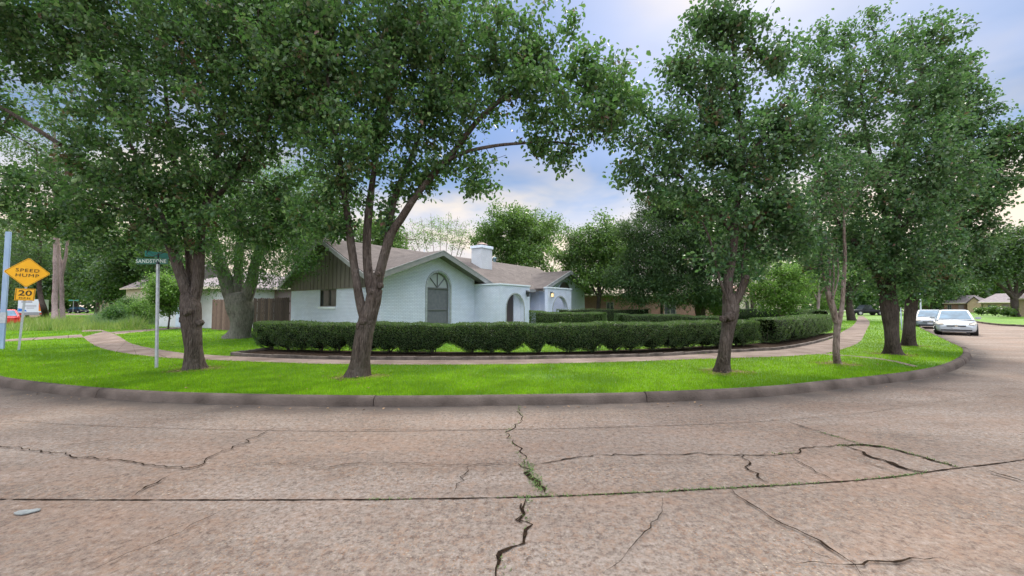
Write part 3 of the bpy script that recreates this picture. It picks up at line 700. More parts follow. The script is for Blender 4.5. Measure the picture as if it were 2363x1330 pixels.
        lmh = leafmesh('crown', C - B, D, Nn, Ls, Ls * lw, lm, simple_); link('crown', lmh, root)
    return root

GRP = 'street trees along the kerb'
# T1
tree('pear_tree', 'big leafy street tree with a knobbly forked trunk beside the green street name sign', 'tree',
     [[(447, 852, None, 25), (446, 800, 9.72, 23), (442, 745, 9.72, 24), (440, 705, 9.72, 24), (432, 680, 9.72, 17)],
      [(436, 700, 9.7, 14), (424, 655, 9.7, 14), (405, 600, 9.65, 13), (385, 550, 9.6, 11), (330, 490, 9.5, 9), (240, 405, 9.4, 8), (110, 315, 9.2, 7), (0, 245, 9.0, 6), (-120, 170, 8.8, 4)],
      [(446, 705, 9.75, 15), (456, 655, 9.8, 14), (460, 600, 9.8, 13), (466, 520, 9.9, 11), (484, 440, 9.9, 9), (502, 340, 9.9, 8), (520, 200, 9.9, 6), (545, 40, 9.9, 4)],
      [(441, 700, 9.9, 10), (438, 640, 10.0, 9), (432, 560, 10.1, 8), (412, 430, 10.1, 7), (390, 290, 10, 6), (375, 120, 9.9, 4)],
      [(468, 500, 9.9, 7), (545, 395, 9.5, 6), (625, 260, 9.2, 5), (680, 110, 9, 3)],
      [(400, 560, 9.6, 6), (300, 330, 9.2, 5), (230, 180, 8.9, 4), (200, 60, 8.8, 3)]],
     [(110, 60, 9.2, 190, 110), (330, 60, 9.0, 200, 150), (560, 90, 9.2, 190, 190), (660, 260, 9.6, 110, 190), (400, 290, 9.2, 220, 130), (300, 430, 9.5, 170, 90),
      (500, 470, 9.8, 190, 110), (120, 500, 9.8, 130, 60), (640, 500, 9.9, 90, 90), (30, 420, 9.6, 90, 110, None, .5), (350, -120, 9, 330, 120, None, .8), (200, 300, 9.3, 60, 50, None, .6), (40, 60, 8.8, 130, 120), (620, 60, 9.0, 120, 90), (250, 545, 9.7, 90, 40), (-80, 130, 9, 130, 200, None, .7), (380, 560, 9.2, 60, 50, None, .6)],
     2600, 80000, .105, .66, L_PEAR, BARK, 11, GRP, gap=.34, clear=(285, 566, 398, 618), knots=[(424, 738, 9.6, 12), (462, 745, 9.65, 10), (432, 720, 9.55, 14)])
# T2
tree('pear_tree', 'street tree with three rising stems in front of the small house window', 'tree',
     [[(825, 868, None, 24), (832, 822, 8.74, 20), (840, 770, 8.74, 21), (848, 735, 8.74, 22), (860, 700, 8.74, 19), (866, 668, 8.75, 17)],
      [(846, 745, 8.74, 12), (836, 715, 8.72, 11), (828, 680, 8.7, 10.5), (819, 625, 8.68, 10), (811, 570, 8.65, 9.5), (802, 500, 8.6, 8), (788, 400, 8.5, 7), (765, 250, 8.4, 5), (745, 80, 8.3, 3)],
      [(862, 690, 8.8, 12), (852, 640, 8.8, 11), (847, 580, 8.85, 10.5), (850, 500, 8.9, 9), (862, 400, 9, 7), (880, 290, 9, 6), (905, 130, 9, 4)],
      [(866, 675, 8.75, 14), (876, 630, 8.75, 12), (890, 575, 8.75, 11), (905, 535, 8.75, 9.5), (925, 505, 8.75, 9), (971, 438, 8.7, 8), (1043, 356, 8.6, 7), (1106, 275, 8.5, 6), (1180, 215, 8.4, 5), (1290, 160, 8.3, 3)],
      [(889, 575, 8.8, 8), (899, 519, 8.9, 7), (917, 438, 9, 6.5), (953, 352, 9.1, 5.5), (1000, 220, 9.2, 4), (1040, 90, 9.2, 3)],
      [(1030, 372, 8.6, 4), (1080, 350, 8.5, 4), (1142, 337, 8.4, 3.6), (1205, 331, 8.3, 3.2), (1270, 328, 8.2, 2.6), (1332, 334, 8.1, 2)]],
     [(690, 120, 8.6, 120, 190), (860, 120, 8.4, 180, 190), (830, 330, 8.4, 150, 100), (760, 470, 8.6, 90, 80), (1040, 110, 8.7, 170, 150), (1010, 270, 8.6, 140, 70), (1200, 130, 8.5, 90, 110),
      (1240, 230, 8.3, 150, 60), (1390, 190, 8.2, 110, 75), (1430, 240, 8.1, 70, 45), (1350, 290, 8.1, 110, 38), (1305, 372, 8.1, 38, 34), (1110, 430, 8.7, 55, 22), (1060, 380, 8.6, 90, 25), (980, 400, 8.9, 70, 50), (1320, 60, 8.5, 28, 45, None, .7),
      (900, -90, 8.5, 320, 90, None, .7), (905, 470, 9.0, 50, 60, None, .6), (1230, 330, 8.2, 60, 22)],
     2000, 51000, .105, .68, L_PEAR, BARK, 22, GRP, gap=.40, knots=[(832, 752, 8.6, 11), (838, 742, 8.55, 9), (872, 632, 8.55, 6), (856, 675, 8.56, 4.5), (878, 660, 8.65, 8)])
# T3
tree('pear_tree', 'street tree with a round healed knot and a sawn stub before the hedge', 'tree',
     [[(1667, 858, None, 18), (1672, 815, 9.27, 15.5), (1680, 760, 9.27, 15), (1686, 715, 9.28, 19), (1684, 680, 9.3, 17)],
      [(1682, 700, 9.3, 13), (1680, 650, 9.3, 11), (1688, 600, 9.3, 10), (1698, 500, 9.3, 9), (1706, 406, 9.3, 8), (1712, 330, 9.3, 7), (1700, 220, 9.3, 5), (1690, 80, 9.2, 3)],
      [(1692, 705, 9.25, 12), (1706, 680, 9.2, 10), (1716, 655, 9.15, 9), (1722, 640, 9.1, 8)],
      [(1714, 388, 9.3, 6), (1745, 340, 9.2, 5.5), (1793, 289, 9.1, 5), (1830, 200, 9, 3)],
      [(1694, 540, 9.3, 6), (1676, 519, 9.3, 5.5), (1650, 480, 9.2, 5), (1617, 451, 9.1, 4), (1540, 380, 9, 3)],
      [(1676, 690, 9.2, 4), (1660, 640, 9.1, 3), (1640, 560, 9, 2.5), (1620, 510, 9, 2)],
      [(1716, 680, 9.3, 3), (1712, 620, 9.4, 2.5), (1722, 540, 9.4, 2)]],
     [(1640, 50, 9.2, 65, 60), (1700, 70, 9.2, 60, 70, None, .8), (1640, 190, 9.1, 95, 85), (1560, 170, 9, 40, 90, None, .7), (1570, 320, 9, 110, 90), (1700, 330, 9.2, 110, 100), (1800, 320, 9.1, 90, 110), (1690, 470, 9.2, 120, 80),
      (1790, 520, 9.3, 90, 90), (1470, 400, 9, 70, 40, None, .8), (1780, 130, 9.1, 60, 60, None, .8), (1540, 440, 9, 70, 40, None, .7), (1640, 600, 9.1, 50, 40, None, .6), (1730, 610, 9.4, 60, 45, None, .6), (1690, -80, 9.2, 130, 60, None, .5), (1460, 290, 8.9, 50, 70, None, .7)],
     1500, 26000, .105, .68, L_PEAR2, BARK, 33, GRP, gap=.42, knots=[(1684, 731, 9.12, 13), (1668, 736, 9.15, 9), (1722, 641, 9.08, 8)])
# T4 thin half dead tree
tree('thin_tree', 'slim half dead tree with bare twigs, left of the two dark trunks', 'tree',
     [[(1934, 840, None, 9), (1930, 815, 10.62, 8), (1931, 770, 10.62, 8), (1934, 738, 10.62, 10)],
      [(1930, 745, 10.6, 7), (1922, 712, 10.6, 8), (1915, 690, 10.6, 8.5), (1910, 672, 10.6, 7)],
      [(1936, 742, 10.6, 6.5), (1943, 705, 10.6, 5.5), (1946, 660, 10.6, 6), (1950, 600, 10.6, 4), (1948, 540, 10.6, 3.4), (1946, 490, 10.6, 3), (1930, 420, 10.5, 2)],
      [(1912, 680, 10.6, 3.4), (1900, 630, 10.6, 2.6), (1890, 560, 10.6, 2), (1880, 500, 10.5, 1.2)], [(1914, 680, 10.6, 3), (1915, 620, 10.6, 2.4), (1905, 540, 10.6, 1.4)],
      [(1918, 690, 10.6, 3), (1924, 640, 10.6, 2.2), (1920, 560, 10.6, 1.4)], [(1922, 690, 10.5, 2.6), (1934, 640, 10.5, 2), (1932, 570, 10.5, 1.2)],
      [(1946, 500, 10.6, 2), (1900, 430, 10.4, 1.6), (1840, 400, 10.2, .9)], [(1946, 500, 10.6, 2), (1990, 440, 10.4, 1.4), (2050, 400, 10.2, .8)], [(1940, 460, 10.6, 1.6), (1880, 470, 10.3, 1.2), (1800, 450, 10.1, .7)]],
     [(1870, 460, 10.4, 100, 50), (1960, 400, 10.4, 80, 50), (1890, 590, 10.4, 50, 40, None, .6), (1900, 655, 10.5, 30, 22, None, .4), (1850, 540, 10.3, 60, 50)],
     420, 6500, .085, .62, L_PEAR2, BARKT, 44, GRP, gap=.3, rtip=.005, flare=.15)
# T5
tree('pear_tree', 'stout dark trunked street tree at the bend, nearer of the two dark trunks', 'tree',
     [[(2060, 818, None, 21), (2058, 790, 12.7, 18), (2056, 755, 12.7, 18), (2052, 715, 12.7, 22), (2048, 680, 12.7, 21)],
      [(2046, 690, 12.7, 13), (2030, 640, 12.7, 11), (2000, 590, 12.6, 9), (1972, 560, 12.5, 8), (1945, 535, 12.4, 6), (1890, 440, 12.2, 4)],
      [(2050, 690, 12.7, 17), (2056, 620, 12.7, 14), (2064, 540, 12.7, 12), (2080, 430, 12.7, 9), (2100, 300, 12.6, 7), (2130, 150, 12.5, 4)],
      [(2060, 570, 12.7, 8), (2030, 440, 12.4, 7), (2000, 320, 12.2, 5), (1985, 190, 12, 3)], [(2066, 560, 12.7, 8), (2120, 460, 12.4, 6), (2170, 330, 12.2, 4)]],
     [(2160, 85, 12.4, 60, 55), (2070, 100, 12.3, 70, 50, None, .7), (1900, 90, 12, 60, 55, None, .6), (1990, 60, 12, 60, 45, None, .6), (1990, 190, 11.8, 130, 80), (2120, 200, 12.2, 100, 85), (1900, 300, 11.6, 110, 100), (2060, 350, 12, 160, 110),
      (1990, 480, 12.2, 140, 90), (1850, 180, 11.6, 60, 90, None, .7), (2170, 280, 12.2, 70, 80), (2110, 510, 12.2, 120, 100), (2070, 610, 12.2, 110, 60), (1960, 570, 12.4, 70, 50, None, .6), (2080, 672, 12.5, 60, 26, None, .7), (2170, 380, 12.2, 90, 100)],
     1800, 36000, .112, .66, L_PEAR2, BARKD, 55, GRP, gap=.36)
# T6
tree('pear_tree', 'dark trunked street tree behind the stout one, closest to the parked cars', 'tree',
     [[(2096, 798, None, 16), (2097, 770, 15.5, 14.5), (2099, 735, 15.5, 15), (2103, 705, 15.5, 16), (2106, 680, 15.5, 14)],
      [(2106, 690, 15.5, 12), (2118, 600, 15.4, 10), (2150, 480, 15.2, 8), (2200, 370, 15, 6), (2250, 280, 14.8, 3)],
      [(2112, 640, 15.4, 7), (2170, 570, 15, 5), (2230, 500, 14.8, 4), (2290, 440, 14.5, 3), (2340, 400, 14.3, 2)], [(2140, 510, 15.2, 6), (2220, 430, 14.8, 4), (2300, 350, 14.4, 3), (2350, 300, 14.2, 2)]],
     [(2220, 250, 14.9, 60, 80), (2190, 180, 15, 50, 60, None, .7), (2265, 360, 14.6, 70, 60), (2320, 320, 14.3, 55, 55, None, .7), (2345, 390, 14.2, 45, 50, None, .6), (2290, 440, 14.4, 60, 45, None, .8), (2220, 460, 14.8, 80, 80), (2180, 560, 15, 90, 70), (2140, 640, 15.2, 80, 50), (2260, 540, 14.7, 50, 30, None, .5), (2380, 330, 14, 60, 60, None, .5)],
     1150, 25000, .12, .66, L_PEAR2, BARKD, 66, GRP, gap=.38, spray=.14)

# pecan in the side lawn
tree('pecan_tree', 'massive grey pecan tree with a flared trunk on the side lawn by the wooden fence', 'tree',
     [[(549, 781, None, 29), (556, 755, 19.3, 26), (558, 728, 19.3, 27), (552, 700, 19.3, 32), (550, 680, 19.3, 30)],
      [(540, 700, 19.3, 20), (525, 655, 19.3, 18), (508, 610, 19.3, 15), (490, 540, 19.3, 11), (470, 440, 19.2, 8)],
      [(566, 695, 19.3, 16), (582, 650, 19.3, 14), (592, 600, 19.3, 12), (625, 540, 19.2, 9), (680, 460, 19, 6)], [(550, 690, 19.4, 14), (552, 600, 19.5, 11), (560, 480, 19.5, 8)]],
     [(505, 590, 18.6, 60, 40), (600, 610, 18.4, 80, 45), (650, 560, 18.2, 90, 60), (545, 520, 18.3, 110, 60), (720, 500, 18.4, 80, 60), (470, 470, 18.5, 120, 70), (620, 640, 18.4, 50, 25, None, .8), (690, 610, 18.3, 45, 30, None, .8), (620, 420, 18.4, 140, 70), (480, 660, 18.6, 30, 20, None, .4), (780, 400, 18.5, 60, 90, None, .5), (400, 540, 18.8, 60, 50, None, .7)],
     1300, 46000, .14, .32, L_PECAN, BARKP, 77, gap=.12, spread=.28, simple_=True, droop=.9)

# ------------------------------------------------------------ hedges
def hedge(name, label, pts, wid, z0, z1, nleaf, seed, stems=True, z1b=None):
    rg = np.random.default_rng(seed); l_ = smooth_line([P(x, y) for x, y in pts], .12); root = thing(name, label, 'hedge', l_[0])
    Lp = np.array([tuple(p) for p in l_]); n = len(l_); d = np.cumsum([0] + [np.linalg.norm(Lp[i] - Lp[i - 1]) for i in range(1, n)]); tot = d[-1]
    tan = np.gradient(Lp, axis=0); tan /= np.linalg.norm(tan, axis=1)[:, None]; nor = np.stack([-tan[:, 1], tan[:, 0], np.zeros(n)], 1)
    B = np.array(tuple(l_[0])); sp_ = .82; ns = max(2, int(tot / sp_)); sp_ = tot / ns
    jit = rg.uniform(-.26, .26, ns); sx = (np.arange(ns) + .5) * sp_ + jit
    def top(s): return np.interp(s, [0, tot], [z1, z1b or z1]) + .022 * np.sin(s * 1.7 + seed) + .016 * np.sin(s * 4.1) + .012 * np.sin(s * 9.3 + seed)
    gapk = rg.uniform(.12, 1.25, ns + 1)
    def bot(s):
        if not stems: return np.full_like(s, z0 + .02)
        dn = np.min(np.abs(s[:, None] - sx[None]), axis=1); k = np.clip((s / sp_).astype(int), 0, ns)
        return z0 + .10 + np.clip(dn - .06, 0, .5) * .90 * gapk[k]
    hw = wid / 2
    def endround(s): e = np.minimum(s, tot - s); return np.sqrt(np.clip(1 - (1 - np.clip(e / (hw * .9), 0, 1)) ** 2, .0, 1))
    # dark inner mass
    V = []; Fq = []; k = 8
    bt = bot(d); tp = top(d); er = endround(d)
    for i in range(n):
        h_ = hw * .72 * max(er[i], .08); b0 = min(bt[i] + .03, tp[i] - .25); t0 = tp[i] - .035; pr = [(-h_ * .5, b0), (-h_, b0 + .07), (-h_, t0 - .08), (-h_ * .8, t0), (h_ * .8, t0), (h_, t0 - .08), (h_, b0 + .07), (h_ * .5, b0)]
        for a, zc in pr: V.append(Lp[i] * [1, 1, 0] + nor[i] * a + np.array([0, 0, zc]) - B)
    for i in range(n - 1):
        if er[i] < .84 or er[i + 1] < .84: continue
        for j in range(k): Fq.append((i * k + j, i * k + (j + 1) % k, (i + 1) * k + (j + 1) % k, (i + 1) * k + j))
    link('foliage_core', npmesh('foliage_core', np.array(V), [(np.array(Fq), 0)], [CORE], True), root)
    # leaf shell on sides, top and underside
    s = rg.uniform(0, tot, nleaf); ke = rg.uniform(0, 1, nleaf) < min(.3, 1.1 / tot); se = hw * .9 * rg.uniform(0, 1, nleaf) ** 2.2; s = np.where(ke, np.where(rg.uniform(0, 1, nleaf) < .5, se, tot - se), s); t_ = top(s); b_ = bot(s); er = np.interp(s, d, endround(d)); h_ = hw * er
    per = (t_ - b_); u = rg.uniform(0, 1, nleaf); sidea = per / (2 * per + 2 * hw); a = np.empty(nleaf); zc = np.empty(nleaf); na = np.zeros(nleaf); nz = np.zeros(nleaf)
    c1 = u < sidea; c2 = (~c1) & (u < 2 * sidea); c3 = (~c1) & (~c2) & (u < 2 * sidea + (1 - 2 * sidea) * .72); c4 = ~(c1 | c2 | c3)
    rz = rg.uniform(0, 1, nleaf)
    zside = b_ + per * rz; under = np.clip((zside - b_) / .18, 0, 1) ** .6
    a[c1] = (-h_ * (.72 + .28 * under))[c1]; zc[c1] = zside[c1]; na[c1] = -1
    a[c2] = (h_ * (.72 + .28 * under))[c2]; zc[c2] = zside[c2]; na[c2] = 1
    aa = rg.uniform(-1, 1, nleaf); a[c3] = (aa * h_)[c3]; zc[c3] = (t_ - .05 * np.abs(aa) ** 5)[c3]; nz[c3] = 1
    a[c4] = (aa * h_ * .7)[c4]; zc[c4] = b_[c4]; nz[c4] = -1
    lump = .03 * (np.sin(s * 5 + zc * 9) + np.sin(s * 11 - zc * 13 + 2)) + rg.normal(0, .022, nleaf); a += na * lump; zc += nz * (rg.normal(0, .012, nleaf) + np.abs(rg.normal(0, .012, nleaf)))
    cen = np.stack([np.interp(s, d, Lp[:, 0]), np.interp(s, d, Lp[:, 1]), np.zeros(nleaf)], 1); nn = np.stack([np.interp(s, d, nor[:, 0]), np.interp(s, d, nor[:, 1]), np.zeros(nleaf)], 1)
    C = cen + nn * a[:, None]; C[:, 2] = zc
    out_ = nn * na[:, None] + np.stack([np.zeros(nleaf), np.zeros(nleaf), nz], 1)
    D = orient(nleaf, (0, 0, .25), .8, rg) + out_ * .45; D /= np.linalg.norm(D, axis=1)[:, None]; Nn = out_ + rg.normal(0, .65, (nleaf, 3)); Nn[:, 2] += .25
    link('foliage', leafmesh('foliage', C - B, D, Nn, .042 * rg.uniform(.6, 1.3, nleaf), .024, L_HEDGE, True), root)
    if stems:
        for x in sx:
            i = int(np.searchsorted(d, x)); i = min(i, n - 1); g = Lp[i]; A, Bs, ra, rb = [], [], [], []
            for _ in range(5):
                e = g + np.array([*(nor[i][:2] * rg.uniform(-.24, .24) + tan[i][:2] * rg.uniform(-.26, .26)), 0]); mid = g * .5 + e * .5; mid[:2] += rg.normal(0, .015, 2); mid[2] = .36; e[2] = .68
                st_ = g.copy(); st_[:2] += rg.normal(0, .02, 2); st_[2] = .13; A += [st_, mid]; Bs += [mid, e]; ra += [.022, .014]; rb += [.014, .009]
            V, Q = tubes(np.array(A), np.array(Bs), np.array(ra), np.array(rb), 6); link('stem', npmesh('stem', V - B, [(Q, 0)], [BARKD], True), root)
    return root
hedge('hedge', 'long clipped front hedge on short bare stems beside the footpath', [(600, 806), (700, 811), (850, 815), (1000, 817), (1181, 816.5), (1300, 815.5), (1450, 813), (1600, 806), (1735, 797)], .95, .14, 1.12, 120000, 5)
hedge('hedge', 'separate rounded hedge block at the right end of the front hedge, bulging towards the footpath', [(1757, 795), (1800, 789), (1850, 780), (1893, 769)], 1.25, .14, 1.16, 34000, 6, True, 1.22)
hedge('hedge', 'long low hedge sweeping round behind the front hedges to the back of the garden', [(1895, 763), (1890, 755), (1850, 745), (1780, 742), (1700, 741), (1600, 741), (1500, 741)], 1.1, .14, 1.40, 42000, 7, False, 1.52)
hedge('hedge', 'short rounded hedge in front of the second porch arch', [(1222, 776), (1290, 777), (1340, 778), (1398, 781)], 1.3, .14, 1.42, 34000, 8, False, 1.34)
hedge('hedge', 'middle hedge running right from the short rounded one, behind the front hedge', [(1418, 773), (1480, 773), (1560, 774), (1640, 776), (1700, 779)], 1.3, .14, 1.28, 30000, 9, False, 1.15)
hedge('hedge', 'thin hedge line farthest back, right under the porch arches', [(1285, 766.5), (1400, 764), (1500, 762)], .6, .14, 1.53, 9000, 10, False)

# ------------------------------------------------------------ the white house (x along the street front, y to the back left)
HC = W(879, 745, 17.0); HC.z = .10
ANG = math.atan2(.7979, .6028)
hs = thing('brick_house', 'white painted brick house with arched window, grey gables and low brown roof', 'house', HC, ANG)
Z0 = 0.0; zo = -.10          # heights below are world heights; zo converts to house space
def hz(z_): return z_ + zo
def arch_outline(x0, x1, zb, zs, n=14):
    r = (x1 - x0) / 2; c = (x0 + x1) / 2
    return [(x1, zb)] + [(c + r * math.cos(t), zs + r * math.sin(t)) for t in [math.pi * i / n for i in range(n + 1)]] + [(x0, zb)]
def wall_with_arch(mb, xa, xb, topfn, y0, th, ax0, ax1, zb, zs, m=0, n=14):
    """wall in the x-z plane from y0 to y0+th with an arched opening (down to zb); topfn(x) gives the top"""
    o_ = arch_outline(ax0, ax1, zb, zs, n)[1:-1]          # right to left over the arch
    pts = o_[::-1]                                        # left to right
    for k in range(len(pts) - 1):
        (xl, zl), (xr, zr) = pts[k], pts[k + 1]
        mb.prism([(xl, y0, zl), (xr, y0, zr), (xr, y0, topfn(xr)), (xl, y0, topfn(xl))], (0, th, 0), m)
    mb.prism([(xa, y0, 0), (ax0, y0, 0), (ax0, y0, topfn(ax0)), (xa, y0, topfn(xa))], (0, th, 0), m)
    mb.prism([(ax1, y0, 0), (xb, y0, 0), (xb, y0, topfn(xb)), (ax1, y0, topfn(ax1))], (0, th, 0), m)
    if zb > .01: mb.prism([(ax0, y0, 0), (ax1, y0, 0), (ax1, y0, zb), (ax0, y0, zb)], (0, th, 0), m)
def split_wall(mb, xa, xb, xs, topfn, y0, th, m=0):
    mb.prism([(xa, y0, 0), (xb, y0, 0), (xb, y0, topfn(xb)), (xs, y0, topfn(xs)), (xa, y0, topfn(xa))], (0, th, 0), m)
pk1, pk2 = 3.04, 16.05
def gtop1(x): return hz(4.36) - .38 * abs(x - pk1)
def gtop2(x): return hz(4.32) - .38 * abs(x - pk2)
wb = MB()
# arched-window gable wall (split at the ridge through the arch)
AX0, AX1 = 2.55, 4.08
def wall_arch_gable():
    th = .22
    o_ = arch_outline(AX0, AX1, .0, hz(2.66))[1:-1][::-1]; zb = hz(.45)
    for k in range(len(o_) - 1):
        (xl, zl), (xr, zr) = o_[k], o_[k + 1]
        if xl < pk1 < xr:
            zm = zl + (zr - zl) * (pk1 - xl) / (xr - xl)
            wb.prism([(xl, 0, zl), (pk1, 0, zm), (pk1, 0, gtop1(pk1)), (xl, 0, gtop1(xl))], (0, th, 0)); wb.prism([(pk1, 0, zm), (xr, 0, zr), (xr, 0, gtop1(xr)), (pk1, 0, gtop1(pk1))], (0, th, 0))
        else: wb.prism([(xl, 0, zl), (xr, 0, zr), (xr, 0, gtop1(xr)), (xl, 0, gtop1(xl))], (0, th, 0))
    wb.prism([(0, 0, 0), (AX0, 0, 0), (AX0, 0, gtop1(AX0)), (0, 0, gtop1(0))], (0, th, 0)); wb.prism([(AX1, 0, 0), (5.965, 0, 0), (5.965, 0, gtop1(5.965)), (AX1, 0, gtop1(AX1))], (0, th, 0))
    wb.prism([(AX0, 0, 0), (AX1, 0, 0), (AX1, 0, zb), (AX0, 0, zb)], (0, th, 0))
wall_arch_gable()
wb.box((.02, .222, 0), (.24, .6, hz(2.75)))                                       # short return to the main wall
# left end wall (plane x=0.05), brick to 2.6 with the window hole
SY0, SY1 = .5, 8.7; wy0, wy1, wz0, wz1 = 3.83, 5.45, hz(1.70), hz(2.58); zt = hz(2.60)
for (a, b, c, d_) in ((SY0, wy0, 0, zt), (wy1, SY1, 0, zt), (wy0, wy1, 0, wz0), (wy0, wy1, wz1, zt)):
    wb.box((.05, a + .001, c), (.27, b - .001, d_))
# main front wall behind the porch, right part and back
wb.box((5.74, .223, 0), (5.96, .9, hz(2.85))); wb.box((5.97, .7, 0), (12.6, .9, hz(2.88))); wb.box((19.2, .9, 0), (19.4, 8.5, hz(2.85))); wb.box((.3, 8.45, 0), (19.19, 8.65, hz(2.6)))
# second gable wall with half-round window
def wg2():
    th = .2; x0, x1 = 15.36, 16.9; zs = hz(2.95); r = (x1 - x0) / 2; c = (x0 + x1) / 2
    o_ = [(c - r * math.cos(t), zs + r * .86 * math.sin(t)) for t in [math.pi * i / 12 for i in range(13)]]
    for k in range(12):
        (xl, zl), (xr, zr) = o_[k], o_[k + 1]
        wb.prism([(xl, 0, zl), (xr, 0, zr), (xr, 0, min(gtop2(xr), hz(4.3))), (xl, 0, min(gtop2(xl), hz(4.3)))], (0, th, 0))
    wb.prism([(x0, 0, 0), (x1, 0, 0), (x1, 0, zs), (x0, 0, zs)], (0, th, 0))
    wb.prism([(12.6, 0, 0), (x0, 0, 0), (x0, 0, gtop2(x0)), (12.6, 0, gtop2(12.6))], (0, th, 0)); wb.prism([(x1, 0, 0), (19.5, 0, 0), (19.5, 0, gtop2(19.5)), (x1, 0, gtop2(x1))], (0, th, 0))
wg2()
wb.box((12.6, .201, 0), (12.8, .7, hz(2.85))); wb.box((19.3, .201, 0), (19.5, .89, hz(2.8)))
wb.build('wall', WBRICK, hs)
# porch screens
pw = MB(); PT = hz(2.87); YF = -1.82
wall_with_arch(pw, 5.97, 8.77, lambda x: PT, YF, .24, 6.54, 8.16, 0, hz(1.60))
pw.box((5.97, YF + .241, 0), (6.19, -.002, PT)); pw.build('porch_wall', WBRICK, hs)
cap = MB(); cap.box((5.93, YF - .04, PT + .002), (8.81, YF + .28, PT + .075)); cap.box((5.93, YF + .282, PT + .002), (6.23, -.003, PT + .075)); cap.build('porch_cap', TRIMW, hs)
pw = MB(); wall_with_arch(pw, 10.79, 13.84, lambda x: PT, YF, .24, 11.36, 13.23, 0, hz(1.42)); pw.box((13.62, YF + .241, 0), (13.84, -.002, PT)); pw.build('porch_wall', WBRICK, hs)
cap = MB(); cap.box((10.75, YF - .04, PT + .002), (13.88, YF + .28, PT + .075)); cap.box((13.6, YF + .282, PT + .002), (13.88, -.003, PT + .075)); cap.build('porch_cap', TRIMW, hs)
def arch_trim(x0, x1, zb, zs, y, d_, wd, mat_, name):
    a = arch_outline(x0 - wd, x1 + wd, zb, zs, 20); b = arch_outline(x0, x1, zb, zs, 20)
    mb = MB(); n = len(a)
    for k in range(n - 1):
        pts = [a[k], a[k + 1], b[k + 1], b[k]]; mb.prism([(p[0], y, p[1]) for p in pts], (0, d_, 0))
    return mb.build(name, mat_, hs)
GREYB = simple('arch_brick_edge', (.36, .40, .42), (.24, .27, .29), rough=.85, scale=12, bump=.8, bscale=25)
arch_trim(6.54, 8.16, 0, hz(1.60), YF - .025, .02, .07, GREYB, 'arch_trim')
arch_trim(11.36, 13.23, 0, hz(1.42), YF - .025, .02, .07, GREYB, 'arch_trim')
arch_trim(AX0, AX1, hz(.45), hz(2.66), -.05, .048, .09, GREYB, 'arch_trim')
# arched window
f = MB(); ro = arch_outline(AX0 + .005, AX1 - .005, hz(.45), hz(2.66), 20); ri = arch_outline(AX0 + .08, AX1 - .08, hz(.5), hz(2.66), 20); f.ring([(x, .10, z_) for x, z_ in ro], [(x, .10, z_) for x, z_ in ri], (0, .06, 0))
f.box((AX0 + .08, .07, hz(2.60)), (AX1 - .08, .13, hz(2.66))); f.box((AX0 + .08, .08, hz(1.52)), (AX1 - .08, .12, hz(1.565)))
cx_ = (AX0 + AX1) / 2; r_ = (AX1 - AX0) / 2 - .08
for an in (45, 90, 135):
    e = Vector((cx_ + r_ * math.cos(R(an)), .08, hz(2.66) + r_ * math.sin(R(an)))); s0 = Vector((cx_, .08, hz(2.66))); nrm = Vector((-math.sin(R(an)), 0, math.cos(R(an)))) * .016
    f.prism([s0 - nrm, e - nrm, e + nrm, s0 + nrm], (0, .045, 0))
wn = f.build('arched_window', METALD if False else simple('window_frame', (.12, .13, .14), None, rough=.5), hs)
g = MB(); g.prism([(x, .125, z_) for x, z_ in arch_outline(AX0 + .085, AX1 - .085, hz(2.66), hz(2.665), 20)], (0, .02, 0)); g.build('fan_panel', PANEL, wn)
g = MB(); g.box((AX0 + .08, .125, hz(.5)), (AX1 - .08, .145, hz(2.60))); g.build('screen', SCREEN, wn)
# half round window
f = MB(); c = 16.13; ro = [(c + .77 * math.cos(t), hz(2.95) + .66 * math.sin(t)) for t in [math.pi * i / 16 for i in range(17)]]; ri = [(c + .69 * math.cos(t), hz(2.99) + .56 * math.sin(t)) for t in [math.pi * i / 16 for i in range(17)]]
f.ring([(x, -.03, z_) for x, z_ in ro], [(x, -.03, z_) for x, z_ in ri], (0, .12, 0)); wn = f.build('half_round_window', simple('window_frame', (.1, .1, .1)), hs)
g = MB(); g.prism([(x, .05, z_) for x, z_ in ri], (0, .02, 0)); g.build('pane', simple('brown_pane', (.10, .075, .07), None, rough=.3), wn)
# small sliding window on the left wall
fr = MB(); fr.ring([(.08, wy0 + .005, wz0 + .005), (.08, wy1 - .005, wz0 + .005), (.08, wy1 - .005, wz1 - .005), (.08, wy0 + .005, wz1 - .005)], [(.08, wy0 + .05, wz0 + .05), (.08, wy1 - .05, wz0 + .05), (.08, wy1 - .05, wz1 - .05), (.08, wy0 + .05, wz1 - .05)], (.06, 0, 0))
fr.box((.085, (wy0 + wy1) / 2 - .02, wz0 + .05), (.13, (wy0 + wy1) / 2 + .02, wz1 - .05)); wn = fr.build('sliding_window', simple('window_frame_dark', (.06, .06, .055), None, rough=.5), hs)
g = MB(); g.box((.15, wy0, wz0), (.17, wy1, wz1)); g.build('pane', GLASS, wn)
g = MB(); g.box((-.03, wy0 - .04, wz0 - .10), (.14, wy1 + .04, wz0 - .002)); g.build('sill', TRIMW, wn)
